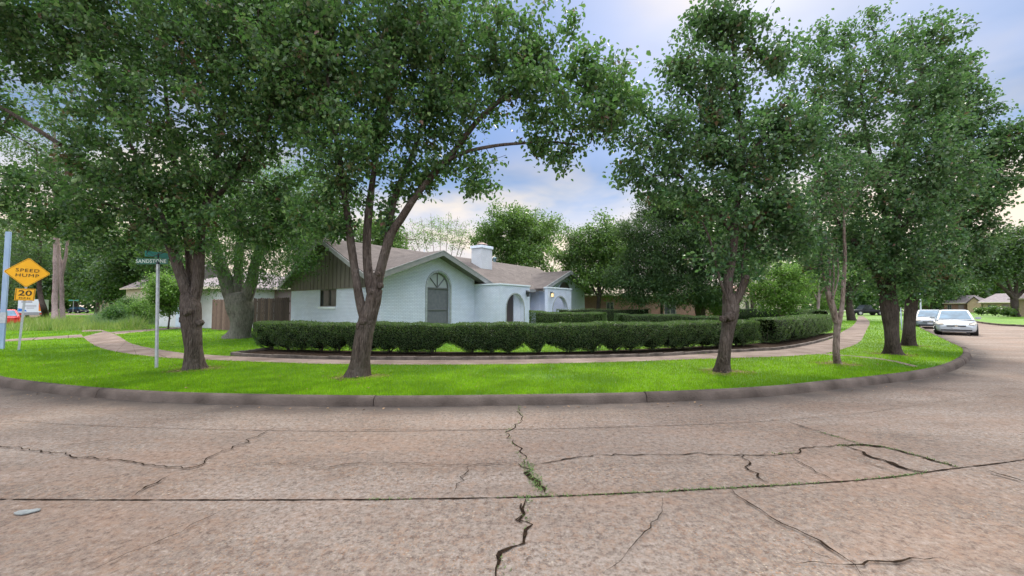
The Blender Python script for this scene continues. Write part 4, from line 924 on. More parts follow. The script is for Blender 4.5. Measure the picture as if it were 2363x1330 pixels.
# board siding of the left gable with a vent
ridge_y = 4.6; rz_ = hz(5.13); slope = .5
def mt(y): return rz_ - .06 - slope * abs(y - ridge_y)
sd_ = MB(); y = SY0 + .002; bw = .19
while y < SY1 - .01:
    y2 = min(y + bw - .022, SY1); dx = .012 if int(y / bw) % 2 else 0
    segs_ = [(y, y2)] if not (y < ridge_y < y2) else [(y, ridge_y), (ridge_y, y2)]
    for a, b in segs_: sd_.prism([(.0 - dx, a, zt - .02), (.0 - dx, b, zt - .02), (.0 - dx, b, max(mt(b), zt)), (.0 - dx, a, max(mt(a), zt))], (.05, 0, 0))
    y += bw
sd_.prism([(.051, SY0, zt), (.051, SY1, zt), (.051, ridge_y, mt(ridge_y))], (.05, 0, 0)); sd_.build('gable_siding', SIDING, hs)
v_ = MB()
for k in range(5): zz_ = mt(ridge_y) - .55 + k * .075; hw_ = (mt(ridge_y) - zz_) / slope - .25; v_.box((-.035, ridge_y - hw_, zz_), (-.013, ridge_y + hw_, zz_ + .035))
v_.build('gable_vent', simple('vent', (.07, .06, .055), None), hs)
# roofs: thin slabs with overhang
def slab(mb, quad, th=.10):
    mb.prism(quad, (0, 0, -th))
rf = MB(); ez = hz(2.87); XE = 20.0; hipx = 17.6 + 1.5
sl = (rz_ + .06 - ez) / (ridge_y - .0)
RZ = rz_ + .06
e3 = ez + sl * .3; hx3 = XE + (hipx + .3 - XE) * .3 / ridge_y
slab(rf, [(-.45, .3, e3), (hx3, .3, e3), (hipx + .3, ridge_y, RZ), (-.45, ridge_y, RZ)])
slab(rf, [(6.0, .0, ez), (12.6, .0, ez), (12.6, .299, e3 - .0003), (6.0, .299, e3 - .0003)])
slab(rf, [(-.45, ridge_y + .001, RZ), (hipx + .3, ridge_y + .001, RZ), (XE + .6, 2 * ridge_y, ez), (-.45, 2 * ridge_y, ez)])
slab(rf, [(XE + .005, .0, ez), (XE + .605, 2 * ridge_y, ez), (hipx + .305, ridge_y, RZ)])
main = rf.build('roof', SHINGLE, hs)
def roof_uv(o_):
    me_ = o_.data; uv = me_.uv_layers[0].data
    for p in me_.polygons:
        n_ = p.normal
        for li in p.loop_indices:
            c_ = me_.vertices[me_.loops[li].vertex_index].co
            if abs(n_.z) > .3:
                if abs(n_.y) > abs(n_.x): uv[li].uv = (c_.x, c_.y / max(.3, n_.z))
                else: uv[li].uv = (c_.y, c_.x / max(.3, n_.z))
roof_uv(main)
def wing_roof(pk, pz, l, r, y0, yb):
    m_ = MB(); zl = pz - .38 * (pk - l); zr = pz - .38 * (r - pk)
    ll = .02 if l < 0 else l; zll = pz - .38 * (pk - ll); slab(m_, [(ll, y0, zll), (pk, y0, pz), (pk, yb, pz), (ll, yb, zll)], .09)
    if l < 0: slab(m_, [(l, y0, zl), (ll - .002, y0, zll), (ll - .002, .42, zll), (l, .42, zl)], .09)
    slab(m_, [(pk + .002, y0, pz), (r, y0, zr), (r, yb, zr), (pk + .002, yb, pz)], .09)
    o_ = m_.build('wing_roof', SHINGLE, hs); roof_uv(o_)
    fa = MB()
    for (xa, za, xb, zb_) in ((l - .02, zl, pk, pz), (pk + .001, pz, r + .02, zr)):
        fa.prism([(xa, y0 - .045, za - .05), (xb, y0 - .045, zb_ - .05), (xb, y0 - .045, zb_ - .27), (xa, y0 - .045, za - .27)], (0, .042, 0))
        fa.prism([(xa, y0 - .06, za - .002), (xb, y0 - .06, zb_ - .002), (xb, y0 - .06, zb_ - .05), (xa, y0 - .06, za - .05)], (0, .058, 0))
    fa.build('bargeboard', FASCIA, o_)
    so = MB(); so.prism([(max(l, -.4), y0, zl - .20), (pk, y0, pz - .20), (pk, y0, pz - .17), (max(l, -.4), y0, zl - .17)], (0, abs(y0) - .03, 0)); so.prism([(pk, y0, pz - .20), (r, y0, zr - .20), (r, y0, zr - .17), (pk, y0, pz - .17)], (0, abs(y0) - .03, 0)); so.build('soffit', SOFFIT, o_)
wing_roof(pk1, hz(4.47), -.42, 6.86, -.6, 3.3)
wing_roof(pk2, hz(4.43), 12.15, 19.95, -.6, 3.2)
fa = MB()
for (ya, yb) in ((-.02, ridge_y), (ridge_y, 2 * ridge_y)):
    za = ez if ya < 1 else RZ; zb_ = RZ if ya < 1 else ez
    fa.prism([(-.50, ya, za - .04), (-.50, yb, zb_ - .04), (-.50, yb, zb_ - .26), (-.50, ya, za - .26)], (.045, 0, 0))
fa.build('bargeboard', FASCIA, main)
fa = MB(); fa.box((6.9, -.05, ez - .20), (12.1, -.005, ez - .02)); fa.build('fascia', FASCIA, main)
so = MB(); so.prism([(-.45, 0.0, ez - .16), (-.45, ridge_y, RZ - .16), (-.45, ridge_y, RZ - .13), (-.45, 0, ez - .13)], (.5, 0, 0)); so.prism([(-.45, ridge_y, RZ - .16), (-.45, 2 * ridge_y, ez - .16), (-.45, 2 * ridge_y, ez - .13), (-.45, ridge_y, RZ - .13)], (.5, 0, 0))
so.build('soffit', SOFFIT, main)
so = MB(); so.box((6.9, .0, ez - .22), (12.1, .69, ez - .2)); so.build('eave_soffit', SOFFIT, main)
# chimney
ch = MB(); ch.box((9.73, 2.83, hz(4.0)), (10.87, 3.75, hz(5.72)), 0); chm = ch.build('chimney', brickmat('white_chimney_brick', (.74, .76, .80), (.66, .69, .73), (.5, .52, .56), bump=1), hs)
c_ = MB(); c_.box((9.66, 2.76, hz(5.722)), (10.94, 3.82, hz(5.92)), 0, .02); c_.build('chimney_crown', TRIMW, chm)
c_ = MB(); c_.cyl((10.3, 3.29, hz(5.92)), (10.3, 3.29, hz(6.04)), .26, .24, 16); c_.cyl((10.3, 3.29, hz(6.05)), (10.3, 3.29, hz(6.17)), .42, .12, 16); c_.build('chimney_cap', simple('cap_metal', (.3, .2, .16), (.4, .3, .26), rough=.6, metal=.3), chm)
# flashing at the base, vents
v_ = MB(); p0 = (14.0, 5.2); zr_ = RZ - sl * .6; v_.cyl((*p0, zr_ - .1), (*p0, zr_ + .62), .11, .11, 14); v_.cyl((*p0, zr_ + .62), (*p0, zr_ + .72), .17, .17, 14); v_.cyl((*p0, zr_ + .74), (*p0, zr_ + .82), .17, .05, 14); v_.build('roof_vent', simple('vent_metal', (.12, .19, .22), None, rough=.4, metal=.5), hs)
v_ = MB(); v_.cyl((6.5, 4.9, RZ - .2), (6.5, 4.9, RZ + .22), .035, .035, 10); v_.build('vent_pipe', TRIMW, hs)
# doors and porch interior
d_ = MB(); d_.box((6.65, .62, 0), (7.65, .69, hz(2.35)))
for i in range(2):
    for k in range(3): d_.box((6.73 + i * .47, .595, .2 + k * .72), (7.1 + i * .47, .619, .78 + k * .72), 0, .008)
dr = d_.build('front_door', DOORB, hs); h_ = MB(); h_.cyl((7.56, .59, 1.05), (7.56, .54, 1.05), .03, .03, 10); h_.build('handle', CHROME, dr)
d_ = MB(); d_.box((7.66, .6, 0), (7.80, .69, hz(2.5))); d_.box((6.5, .6, 0), (6.64, .69, hz(2.5))); d_.box((6.64, .6, hz(2.36)), (7.66, .69, hz(2.5))); d_.build('door_frame', TRIMW, dr)
d_ = MB(); d_.box((9.55, .60, .1), (10.35, .66, hz(2.5))); d_.build('side_door', simple('dark_door', (.06, .05, .05), None, rough=.5), hs)
d_ = MB(); d_.box((10.42, .58, .1), (12.0, .66, hz(2.5)))
for k in range(5): d_.box((10.42, .565, .35 + k * .45), (12.0, .579, .38 + k * .45))
d_.build('side_panel', TRIMW, hs)
fl = MB(); fl.box((5.97, YF + .25, 0), (13.6, .69, .12)); fl.build('porch_floor', WALK, hs)
# porch lanterns (right one lit)
LIT, tt_, oo_ = newmat('lantern_glow'); em = tt_.n('ShaderNodeEmission', Strength=1.1); em.inputs[0].default_value = (1, .72, .35, 1); tt_.l(em.outputs[0], oo_.inputs[0])
for x, lit in ((8.42, False), (11.12, True)):
    b = MB(); zl = hz(2.42); b.box((x - .05, YF - .03, zl - .02), (x + .05, YF - .002, zl + .22)); b.box((x - .08, YF - .22, zl + .12), (x + .08, YF - .03, zl + .15)); b.cyl((x, YF - .13, zl + .151), (x, YF - .13, zl + .22), .09, .02, 8); b.cyl((x, YF - .13, zl - .14), (x, YF - .13, zl - .105), .07, .085, 8)
    for a in range(4): b.box((x + .075 * math.cos(a * math.pi / 2 + .78) - .008, YF - .138 + .075 * math.sin(a * math.pi / 2 + .78), zl - .105), (x + .075 * math.cos(a * math.pi / 2 + .78) + .008, YF - .122 + .075 * math.sin(a * math.pi / 2 + .78), zl + .12))
    ln = b.build('porch_lantern', METALD, hs)
    if lit: ln['label'] = 'lit porch lantern beside the second arch'
    s_ = MB(); s_.cyl((x, YF - .13, zl - .10), (x, YF - .13, zl + .11), .058, .062, 12); s_.build('lamp_glass', LIT if lit else GLASS, ln)

# ------------------------------------------------------------ neighbour houses
def house(label, a, b, depth, eave, ridge, wallm, roofm, wins=(), doors=(), garage=(), over=.5, gable=False, chim=None, base=.14, group=None, gablefront=None):
    """front wall runs from ground point a to b (seen left to right), depth away from the camera"""
    a = Vector((a[0], a[1], base)); b = Vector((b[0], b[1], base)); L_ = (b - a).length; rz = math.atan2(b.y - a.y, b.x - a.x)
    h = thing('house', label, 'house', a, rz, group); e = eave - base; r = ridge - base
    wl = MB(); wl.box((0, 0, -.1), (L_, depth, e))
    if gable: 
        for x0 in (.0, L_ - .2): wl.prism([(x0, .01, e + .001), (x0, depth - .01, e + .001), (x0, depth / 2, r - .05)], (.2, 0, 0))
    wl.build('wall', wallm, h)
    rf = MB(); ins = 0 if gable else min(depth / 2, L_ / 3)
    A, Bq, Cq, Dq = (-over, -over, e), (L_ + over, -over, e), (L_ + over, depth + over, e), (-over, depth + over, e); R1, R2 = (-over + (0 if gable else ins + over), depth / 2, r), (L_ + over - (0 if gable else ins + over), depth / 2, r)
    for q_ in ([A, Bq, R2, R1], [Cq, Dq, R1, R2], [Dq, A, R1], [Bq, Cq, R2]): rf.prism(q_, (0, 0, .12))
    ro = rf.build('roof', roofm, h); roof_uv(ro)
    fa = MB(); fa.box((-over, -over - .04, e - .06), (L_ + over, -over - .002, e + .12)); fa.build('fascia', CREAM, ro)
    for (x, w_, z0_, z1_) in wins:
        f = MB(); f.ring([(x, -.03, z0_), (x + w_, -.03, z0_), (x + w_, -.03, z1_), (x, -.03, z1_)], [(x + .07, -.03, z0_ + .07), (x + w_ - .07, -.03, z0_ + .07), (x + w_ - .07, -.03, z1_ - .07), (x + .07, -.03, z1_ - .07)], (0, .06, 0))
        f.box((x + w_ / 2 - .03, -.02, z0_ + .07), (x + w_ / 2 + .03, .02, z1_ - .07)); wn_ = f.build('window', simple('far_frame', (.22, .2, .17), None), h); g = MB(); g.box((x + .06, -.012, z0_ + .06), (x + w_ - .06, .02, z1_ - .06)); g.build('pane', GLASS, wn_)
    for (x, w_) in doors:
        f = MB(); f.box((x, -.06, 0), (x + w_, .02, 2.1)); f.build('door', DOORB, h)
    for (x, w_) in garage:
        f = MB(); f.box((x, -.05, 0), (x + w_, .02, 2.2))
        for k in range(4): f.box((x + .06, -.075, .08 + k * .54), (x + w_ - .06, -.051, .54 + k * .54))
        f.build('garage_door', simple('garage_white', (.52, .60, .70), (.45, .52, .62), rough=.6, scale=3), h)
    if chim:
        f = MB(); f.box((chim, depth / 2 - .4, e), (chim + .8, depth / 2 + .4, r + .7)); f.build('chimney', wallm, h)
    if gablefront:
        x, w_, gz = gablefront; f = MB(); f.prism([(x, -.9, 0), (x + w_, -.9, 0), (x + w_, -.9, e), (x + w_ / 2, -.9, gz), (x, -.9, e)], (0, .895, 0)); f.build('porch_gable', TBRICK, h)
        f = MB(); f.prism([(x - .3, -1.2, e - .1), (x + w_ / 2, -1.2, gz + .15), (x + w_ / 2, -1.2, gz + .27), (x - .3, -1.2, e + .02)], (0, 3.2, 0)); f.prism([(x + w_ + .3, -1.2, e - .1), (x + w_ / 2, -1.2, gz + .15), (x + w_ / 2, -1.2, gz + .27), (x + w_ + .3, -1.2, e + .02)], (0, 3.2, 0)); f.build('porch_roof', roofm, h)
    return h
def G2(px, Y): p = W(px, 700, Y); return (p.x, p.y)
house('red brick house with pale trim behind the white house, half hidden by cedar boughs', G2(1340, 35), G2(1665, 40), 7, 2.75, 4.1, RBRICK, shingle('roof_tan', (.32, .27, .21), (.40, .34, .27)), wins=[(2.6, .8, 1.0, 2.0), (9, 1.4, .8, 2.0)], over=.6)
house('cream walled house with a reddish roof glimpsed between the knotty trunk and the yellowish bush', G2(1705, 46), G2(1850, 52), 8, 2.9, 4.4, CREAM, shingle('roof_pink', (.42, .26, .22), (.50, .33, .28)), wins=[(1.2, .7, .6, 2.2), (3.6, 1.4, .6, 2.2)], over=.5)
lh = house('pale garage wing behind the wooden fence, left of the pecan trunk', G2(362, 31), G2(520, 27.5), 9, 3.0, 4.5, simple('pale_wall', (.55, .55, .58), (.48, .48, .5), rough=.7, scale=2), SHINGLE2, garage=[(2.8, 2.1)], over=.5)
house('low house with brown roof over the fence, just left of the white house', G2(600, 31), G2(760, 30), 8, 3.1, 5.2, simple('mauve_wall', (.16, .12, .12), None), SHINGLE2, over=.5)
house('far pale gabled house behind the weedy corner', G2(290, 52), G2(372, 46), 9, 4.0, 7.0, CREAM, SHINGLE2, wins=[(2, 1.2, 1, 2.2)], gable=True)
house('distant brown cottage beyond the dark parked car', G2(222, 78), G2(262, 74), 8, 2.8, 6.4, simple('brown_wall', (.28, .22, .18), (.34, .27, .22), scale=1), SHINGLE2, doors=[(1, 1)], wins=[(3, 1.2, .8, 2)])
def facing(px, Y, L_):
    a = G2(px, Y); return a, (a[0] + .67 * L_, a[1] - .74 * L_)
house('long red brick ranch house with a small front gable across the right street', *facing(2178, 108, 8.5), 6, 2.6, 4.7, RBRICK, SHINGLE2, wins=[(5.0, 1.2, .5, 2.0), (.6, .8, .3, 2.1)], doors=[(2.6, 1)], over=.5, gablefront=(4.2, 2.4, 4.0))
house('tan brick ranch house behind the big oak, with a hipped grey roof', *facing(2268, 90, 6.5), 6, 2.6, 4.6, TBRICK, SHINGLE2, wins=[(.7, 1.2, .7, 2), (4.4, 1.4, .7, 2)], doors=[(2.8, 1)], over=.7)
house('tan house with white fascia at the right edge of the view', *facing(2352, 62, 7), 6, 2.9, 4.6, TBRICK, SHINGLE2, wins=[(1.0, .8, .6, 2.2), (3, .8, .6, 2.2)], over=.7)
house('small brown roofed house far down the right street', *facing(2095, 130, 9), 6, 2.8, 4.9, RBRICK, SHINGLE2, wins=[(2, 1.4, .7, 2), (6, 1.4, .7, 2)])

# ------------------------------------------------------------ fences
def fence(label, a, b, top, wood, pick=.14, gapw=.012, dog=True):
    a = Vector((a[0], a[1], .12)); b = Vector((b[0], b[1], .12)); L_ = (b - a).length; h = top - .12
    r = thing('wooden_fence', label, 'fence', a, math.atan2(b.y - a.y, b.x - a.x)); m_ = MB(); x = 0
    while x < L_ - .05:
        hh = h + random.uniform(-.03, .03); y0 = random.uniform(-.004, .004); t = random.uniform(-.008, .008)
        m_.prism([(x, y0, .03), (x + pick, y0, .03), (x + pick + t, y0, hh - .04), (x + pick - .03 + t, y0, hh), (x + .03 + t, y0, hh), (x + t, y0, hh - .04)], (0, .018, 0)); x += pick + gapw + random.uniform(0, .022)
    m_.build('pickets', wood, r)
    m_ = MB()
    for zz_ in (.3, h * .55, h - .25): m_.box((0, .022, zz_), (L_, .06, zz_ + .09))
    m_.build('rail', wood, r)
    for k in range(int(L_ / 2.4) + 1): m_ = MB(); m_.box((min(k * 2.4, L_ - .1), .062, 0), (min(k * 2.4, L_ - .1) + .09, .15, h - .02)); m_.build('post', wood, r)
    if L_ > 4: m_ = MB(); m_.box((L_ * .42, -.045, .1), (L_ * .42 + .14, -.006, h)); m_.build('newer_picket', simple('new_wood', (.36, .20, .08), (.42, .25, .11), rough=.8, stretch=(1, 1, .2)), r)
fence('brown weathered picket fence between the pecan trunk and the white house', G2(585, 23.6), G2(668, 22.4), 2.22, WOOD)
fence('pinkish board fence left of the pecan trunk, beside the pale garage door', G2(490, 26.6), G2(560, 25.0), 2.2, WOOD2)

# ------------------------------------------------------------ signs and poles
def text(s, size, m, parent, name='lettering', loc=(0, 0, 0), rot=(R(90), 0, 0), sx=1, ext=.003, space=1.0, bold=.0):
    cu = bpy.data.curves.new('t', 'FONT'); cu.body = s; cu.size = size; cu.align_x = 'CENTER'; cu.align_y = 'CENTER'; cu.extrude = ext; cu.offset = bold; cu.space_character = space; cu.resolution_u = 3
    o_ = bpy.data.objects.new('t', cu); col.objects.link(o_); dg = bpy.context.evaluated_depsgraph_get(); me_ = bpy.data.meshes.new_from_object(o_.evaluated_get(dg)); bpy.data.objects.remove(o_)
    me_.transform(Matrix.Diagonal((sx, 1, 1, 1))); me_.materials.clear(); me_.materials.append(m); q_ = link(name, me_, parent); q_.location = loc; q_.rotation_euler = rot; return q_
def lean(o_, a, b): o_.rotation_euler[1] = math.atan2(b, a)
# speed hump sign
pb = P(43, 808); sg = thing('road_sign', 'yellow diamond SPEED HUMP sign with a 20 MPH plate on a thin steel post', 'road sign', pb, R(48)); sg.rotation_euler[1] = .035
zt5 = W(54, 600, pb.y).z - pb.z - .1; m_ = MB(); m_.box((-.03, .0, -.1), (.03, .008, zt5)); m_.box((-.03, .008, -.1), (-.022, .035, zt5)); m_.box((.022, .008, -.1), (.03, .035, zt5)); m_.build('post', GALV, sg)
zc = W(54, 629, pb.y).z - pb.z; zq = W(52, 680, pb.y).z - pb.z
def diamond(r, rr=.06):
    o_ = []
    for k in range(4):
        a0 = k * math.pi / 2 ; c_ = Vector((math.cos(a0), 0, math.sin(a0))) * (r - rr * 1.414)
        for t in (-45, -15, 15, 45): o_.append(c_ + Vector((math.cos(a0 + R(t)), 0, math.sin(a0 + R(t)))) * rr)
    return o_
D = Vector((.0, -.02, zc)); d1 = diamond(.55); dp = MB(); dp.prism([p + D for p in d1], (0, .004, 0)); panel = dp.build('diamond_panel', YELLOW, sg)
bb = MB(); bb.ring([p * .955 + D + Vector((0, -.003, 0)) for p in d1], [p * .935 + D + Vector((0, -.003, 0)) for p in d1], (0, .0015, 0)); bb.build('border', BLACK, panel)
text('SPEED', .165, BLACK, panel, loc=(0, -.024, zc + .075), sx=1.15, space=1.12); text('HUMP', .165, BLACK, panel, loc=(0, -.024, zc - .11), sx=1.15, space=1.12)
pp = MB(); pp.box((-.23, -.02, zq - .22), (.23, -.016, zq + .22)); pl = pp.build('speed_plate', YELLOW, sg)
bb = MB(); bb.ring([(-.215, -.023, zq - .205), (.215, -.023, zq - .205), (.215, -.023, zq + .205), (-.215, -.023, zq + .205)], [(-.202, -.023, zq - .192), (.202, -.023, zq - .192), (.202, -.023, zq + .192), (-.202, -.023, zq + .192)], (0, .0015, 0)); bb.build('border', BLACK, pl)
text('20', .27, BLACK, pl, loc=(0, -.024, zq + .045), sx=1.2, bold=.004); text('MPH', .09, BLACK, pl, loc=(0, -.024, zq - .135), sx=1.3, space=1.3)
# square pole at the left edge
pq = P(3, 806); po = thing('steel_pole', 'blue grey square steel pole at the left edge, behind the yellow sign', 'pole', pq, R(35)); m_ = MB(); m_.box((-.07, -.05, -.1), (.07, .05, 4.35), 0, .012); m_.build('shaft', GALVB, po); m_ = MB(); m_.box((-.075, -.055, .95), (.075, .055, 1.35)); m_.build('sleeve', GALV, po)
# street name sign
ps = P(361, 850); sg = thing('street_sign', 'green SANDSTONE street name sign on a slim grey post', 'street sign', ps, R(20)); top = W(356, 610, ps.y); sg.rotation_euler = (0, -.028, 0)
hp = top.z - ps.z; m_ = MB(); m_.cyl((0, 0, -.1), (0, 0, hp), .036, .036, 16); m_.build('post', GALV, sg)
m_ = MB(); m_.cyl((0, 0, hp + .001), (0, 0, hp + .07), .045, .03, 12); m_.box((-.02, -.008, hp + .07), (.02, .008, hp + .28)); m_.build('bracket', METALD, sg)
bl = MB(); bl.box((-.46, -.010, hp + .0), (.22, -.0, hp + .15), 0, .0); b1 = bl.build('name_blade', SIGNG, sg); b1.rotation_euler = (0, 0, R(12)); text('SANDSTONE', .128, WHITE, b1, loc=(-.145, -.013, hp + .073), sx=.86, space=1.06, bold=.002)
bl = MB(); bl.box((-.30, -.004, hp + .17), (.30, .004, hp + .31)); b2 = bl.build('name_blade', SIGNT, sg); b2.rotation_euler = (0, 0, R(78)); b2['label'] = 'paler teal upper blade turned away'
# sign seen edge on
pe = P(2081, 763); sg = thing('sign_board', 'pale blue grey sign seen nearly edge on between the two dark trunks', 'sign', pe, R(-18)); m_ = MB(); m_.cyl((0, .03, -.1), (0, .03, 1.5), .025, .025, 8); m_.build('post', GALV, sg)
za = W(2081, 712, pe.y).z - .14; zb_ = W(2081, 757, pe.y).z - .14
m_ = MB(); m_.prism([(.0, y_, z_) for y_, z_ in ((-.10, za), (.10, za), (.36, za - .28), (.36, zb_ + .28), (.10, zb_), (-.10, zb_), (-.36, zb_ + .28), (-.36, za - .28))], (.006, 0, 0)); ob = m_.build('panel', simple('sign_back', (.35, .45, .60), (.42, .52, .66), rough=.4), sg)
sg.rotation_euler = (0, 0, R(-50))
pf = P(168, 726); sg = thing('street_sign', 'tiny teal street name sign far behind the pale trunks', 'street sign', pf, 0); m_ = MB(); m_.cyl((0, 0, 0), (0, 0, 3.0), .04, .04, 8); m_.build('post', GALV, sg); m_ = MB(); m_.box((-1.0, -.01, 2.7), (1.0, .01, 2.95)); m_.build('name_blade', SIGNT, sg)
pf = P(2126, 741); sg = thing('post', 'slim pale post rising behind the silver car', 'post', pf, 0); m_ = MB(); m_.cyl((0, 0, 0), (0, 0, 3.0), .07, .07, 10); m_.cyl((0, 0, 3.0), (0, 0, 3.06), .10, .04, 10); m_.build('shaft', simple('pale_post', (.5, .56, .62), None, rough=.5), sg)
up = W(936, 700, 46); up.z = 0; sg = thing('utility_pole', 'brown utility pole rising behind the white house roof', 'pole', up, 0); m_ = MB(); m_.cyl((0, 0, 0), (0, 0, 10.5), .2, .14, 12); m_.build('shaft', BARKB, sg); m_ = MB(); m_.box((-1.1, -.06, 9.6), (1.1, .06, 9.75)); m_.build('crossarm', BARKB, sg)

# ------------------------------------------------------------ cars
def car(name, label, cat, loc, heading, L_, Wd, Ht, body, style='sedan', plate=True, fronty=True):
    """local x forward (front at +L/2), z up"""
    root = thing(name, label, cat, loc, heading); hw = Wd / 2
    if style == 'pickup': st = [(-.5, .55, .86, .92), (-.495, .45, .98, .97), (-.3, .40, 1.0, 1), (-.05, .38, 1.0, 1), (.12, .38, 1.0, 1), (.3, .38, 1.03, 1), (.44, .4, 1.0, .97), (.49, .45, .92, .9), (.5, .5, .85, .86)]
    elif style == 'van': st = [(-.5, .45, 1.0, .94), (-.49, .35, 1.1, .97), (0, .3, 1.1, 1), (.35, .3, 1.05, 1), (.46, .32, .95, .95), (.5, .4, .75, .85)]
    else: st = [(-.5, .42, .78, .80), (-.485, .30, .92, .88), (-.44, .24, .97, .95), (-.33, .22, .97, 1), (-.1, .20, .93, 1), (.1, .20, .93, 1), (.25, .20, .92, .995), (.36, .20, .84, .97), (.43, .19, .76, .93), (.475, .19, .68, .86), (.495, .22, .58, .76), (.5, .30, .50, .70)]
    sc_ = {'pickup': 1, 'van': 1}.get(style, Ht / 1.48)
    V, Fq = [], []; n = 14
    for fx_, zl, zh, wf in st:
        zl *= sc_; zh *= sc_; w_ = hw * wf; zm = (zl + zh) / 2
        half = [(0, zl), (.80 * w_, zl), (.95 * w_, zl + .05), (w_, zl + (zh - zl) * .35), (w_ * .995, zl + (zh - zl) * .70), (w_ * .93, zh - .035), (w_ * .78, zh), (0, zh + .035)]
        ring_ = half + [(-y_, z_) for y_, z_ in half[-2:0:-1]]
        n = len(ring_); V += [(fx_ * L_, y_, z_) for y_, z_ in ring_]
    for i in range(len(st) - 1):
        for k in range(n): Fq.append((i * n + k, i * n + (k + 1) % n, (i + 1) * n + (k + 1) % n, (i + 1) * n + k))
    Fq.append(tuple(range(n))[::-1]); Fq.append(tuple((len(st) - 1) * n + k for k in range(n)))
    # no wheel wells are cut; solid dark discs behind the wheels stand for them
    me_ = bpy.data.meshes.new('body'); me_.from_pydata(V, [], Fq); me_.materials.append(body)
    bm2 = bmesh.new(); bm2.from_mesh(me_); bmesh.ops.recalc_face_normals(bm2, faces=bm2.faces); bm2.to_mesh(me_); bm2.free()
    for p in me_.polygons: p.use_smooth = len(p.vertices) == 4
    b = link('body', me_, root)
    belt = .93 * sc_; cz = {'pickup': (1.0, [(-.02, .02), (.07, .03), (.10, .20), (.0, 0)]), }.get(style)
    if style == 'pickup': xs = (-.10, -.07, .12, .24); belt = 1.02
    elif style == 'van': xs = (-.49, -.47, .28, .42); belt = 1.10
    elif style == 'hatch': xs = (-.49, -.28, .10, .335)
    else: xs = (-.37, -.20, .05, .27)
    x1, x2, x3, x4 = [x * L_ for x in xs]; yb, yt = hw * .90, hw * .68
    if style == 'van': yt = hw * .86
    c_ = MB(); zt_ = Ht
    bot_ = [(x1, -yb, belt), (x4, -yb * .97, belt - .03), (x4, yb * .97, belt - .03), (x1, yb, belt)]; topq = [(x2, -yt, zt_ - .03), (x3, -yt, zt_ - .03), (x3, yt, zt_ - .03), (x2, yt, zt_ - .03)]
    vb = [c_.bm.verts.new(p) for p in bot_]; vt = [c_.bm.verts.new(p) for p in topq]; rt = [c_.bm.verts.new((p[0] * .93 + (x2 + x3) / 2 * .07, p[1] * .80, zt_ + .012)) for p in topq]
    for k in range(4): c_.bm.faces.new([vb[k], vb[(k + 1) % 4], vt[(k + 1) % 4], vt[k]]); c_.bm.faces.new([vt[k], vt[(k + 1) % 4], rt[(k + 1) % 4], rt[k]])
    c_.bm.faces.new(rt); c_.build('cabin', body, root)
    def pane(q_, name='window', ins=.08, m=(GLASS if style == 'pickup' else CARGL), push=.012):
        q_ = [Vector(p) for p in q_]; c = sum(q_, Vector()) / 4; nr = (q_[1] - q_[0]).cross(q_[3] - q_[0]).normalized()
        if nr.dot(c - Vector((0, 0, belt * .9))) < 0: nr = -nr
        q2 = [p + (c - p) * ins for p in q_]; g = MB(); g.prism([p + nr * (push - .01) for p in q2], nr * .012); return g.build(name, m, root)
    pane([bot_[1], bot_[2], topq[2], topq[1]], 'windscreen', .12); pane([bot_[3], bot_[0], topq[0], topq[3]], 'rear_window', .14)
    for sgn in (0, 1):
        A = bot_[0] if sgn == 0 else bot_[3]; Bq = bot_[1] if sgn == 0 else bot_[2]; Cq = topq[1] if sgn == 0 else topq[2]; Dq = topq[0] if sgn == 0 else topq[3]
        def lp(p, q_, t): return tuple(p[i] + (q_[i] - p[i]) * t for i in range(3))
        m1, m2 = lp(A, Bq, .50), lp(Dq, Cq, .45); pane([A, m1, m2, Dq], 'side_window', .13, push=.014); pane([m1, Bq, Cq, m2], 'side_window', .13, push=.014)
    wr = .33 * (1.15 if style == 'pickup' else 1)
    for fx_ in (-.30, .315):
        for sy in (-1, 1):
            y0 = sy * (hw - .20); y1 = sy * (hw + .006); y2 = sy * (hw + .012)
            aw = MB(); aw.cyl((fx_ * L_, sy * (hw - .30), wr + .02), (fx_ * L_, sy * (hw + .002), wr + .02), wr + .07, wr + .07, 24); aw.build('wheel_arch', DARKP, root)
            t = MB(); t.cyl((fx_ * L_, y0, wr), (fx_ * L_, y1, wr), wr, wr, 24); ty = t.build('wheel', RUBBER, root); t = MB(); t.cyl((fx_ * L_, y1, wr), (fx_ * L_, y2, wr), wr * .66, wr * .6, 20)
            for k in range(5): a_ = k * 2 * math.pi / 5; t.cyl((fx_ * L_ + wr * .36 * math.cos(a_), y2, wr + wr * .36 * math.sin(a_)), (fx_ * L_ + wr * .36 * math.cos(a_), y2 + sy * .004, wr + wr * .36 * math.sin(a_)), wr * .12, wr * .12, 8)
            t.build('rim', RIM, ty)
    F_ = L_ / 2
    if style in ('sedan', 'hatch'):
        for sy in (-1, 1):
            h_ = MB(); pts = [(F_ * .86, sy * hw * .935, .70 * sc_), (F_ * .965, sy * hw * .80, .60 * sc_), (F_ * .975, sy * hw * .55, .615 * sc_), (F_ * .93, sy * hw * .60, .715 * sc_), (F_ * .80, sy * hw * .90, .80 * sc_)]
            h_.prism([Vector(p) + Vector((.035, sy * .02, .02)) for p in pts], (-.08, -sy * .05, -.03)); h_.build('headlight', LAMPG, root)
            tl = MB(); tl.box((-F_ + .0, sy * hw * .60, .66 * sc_), (-F_ + .14, sy * hw * .90, .84 * sc_), 0, .02); tl.build('tail_light', simple('tail_red', (.45, .02, .015), None, rough=.2), root)
        g = MB(); g.box((F_ * .985, -hw * .44, .515 * sc_), (F_ * 1.006, hw * .44, .585 * sc_), 0, .008); g.build('grille', DARKP, root); g = MB(); g.cyl((F_ * 1.0, 0, .565 * sc_), (F_ * 1.012, 0, .565 * sc_), .075, .07, 16); g.build('badge', CHROME, root)
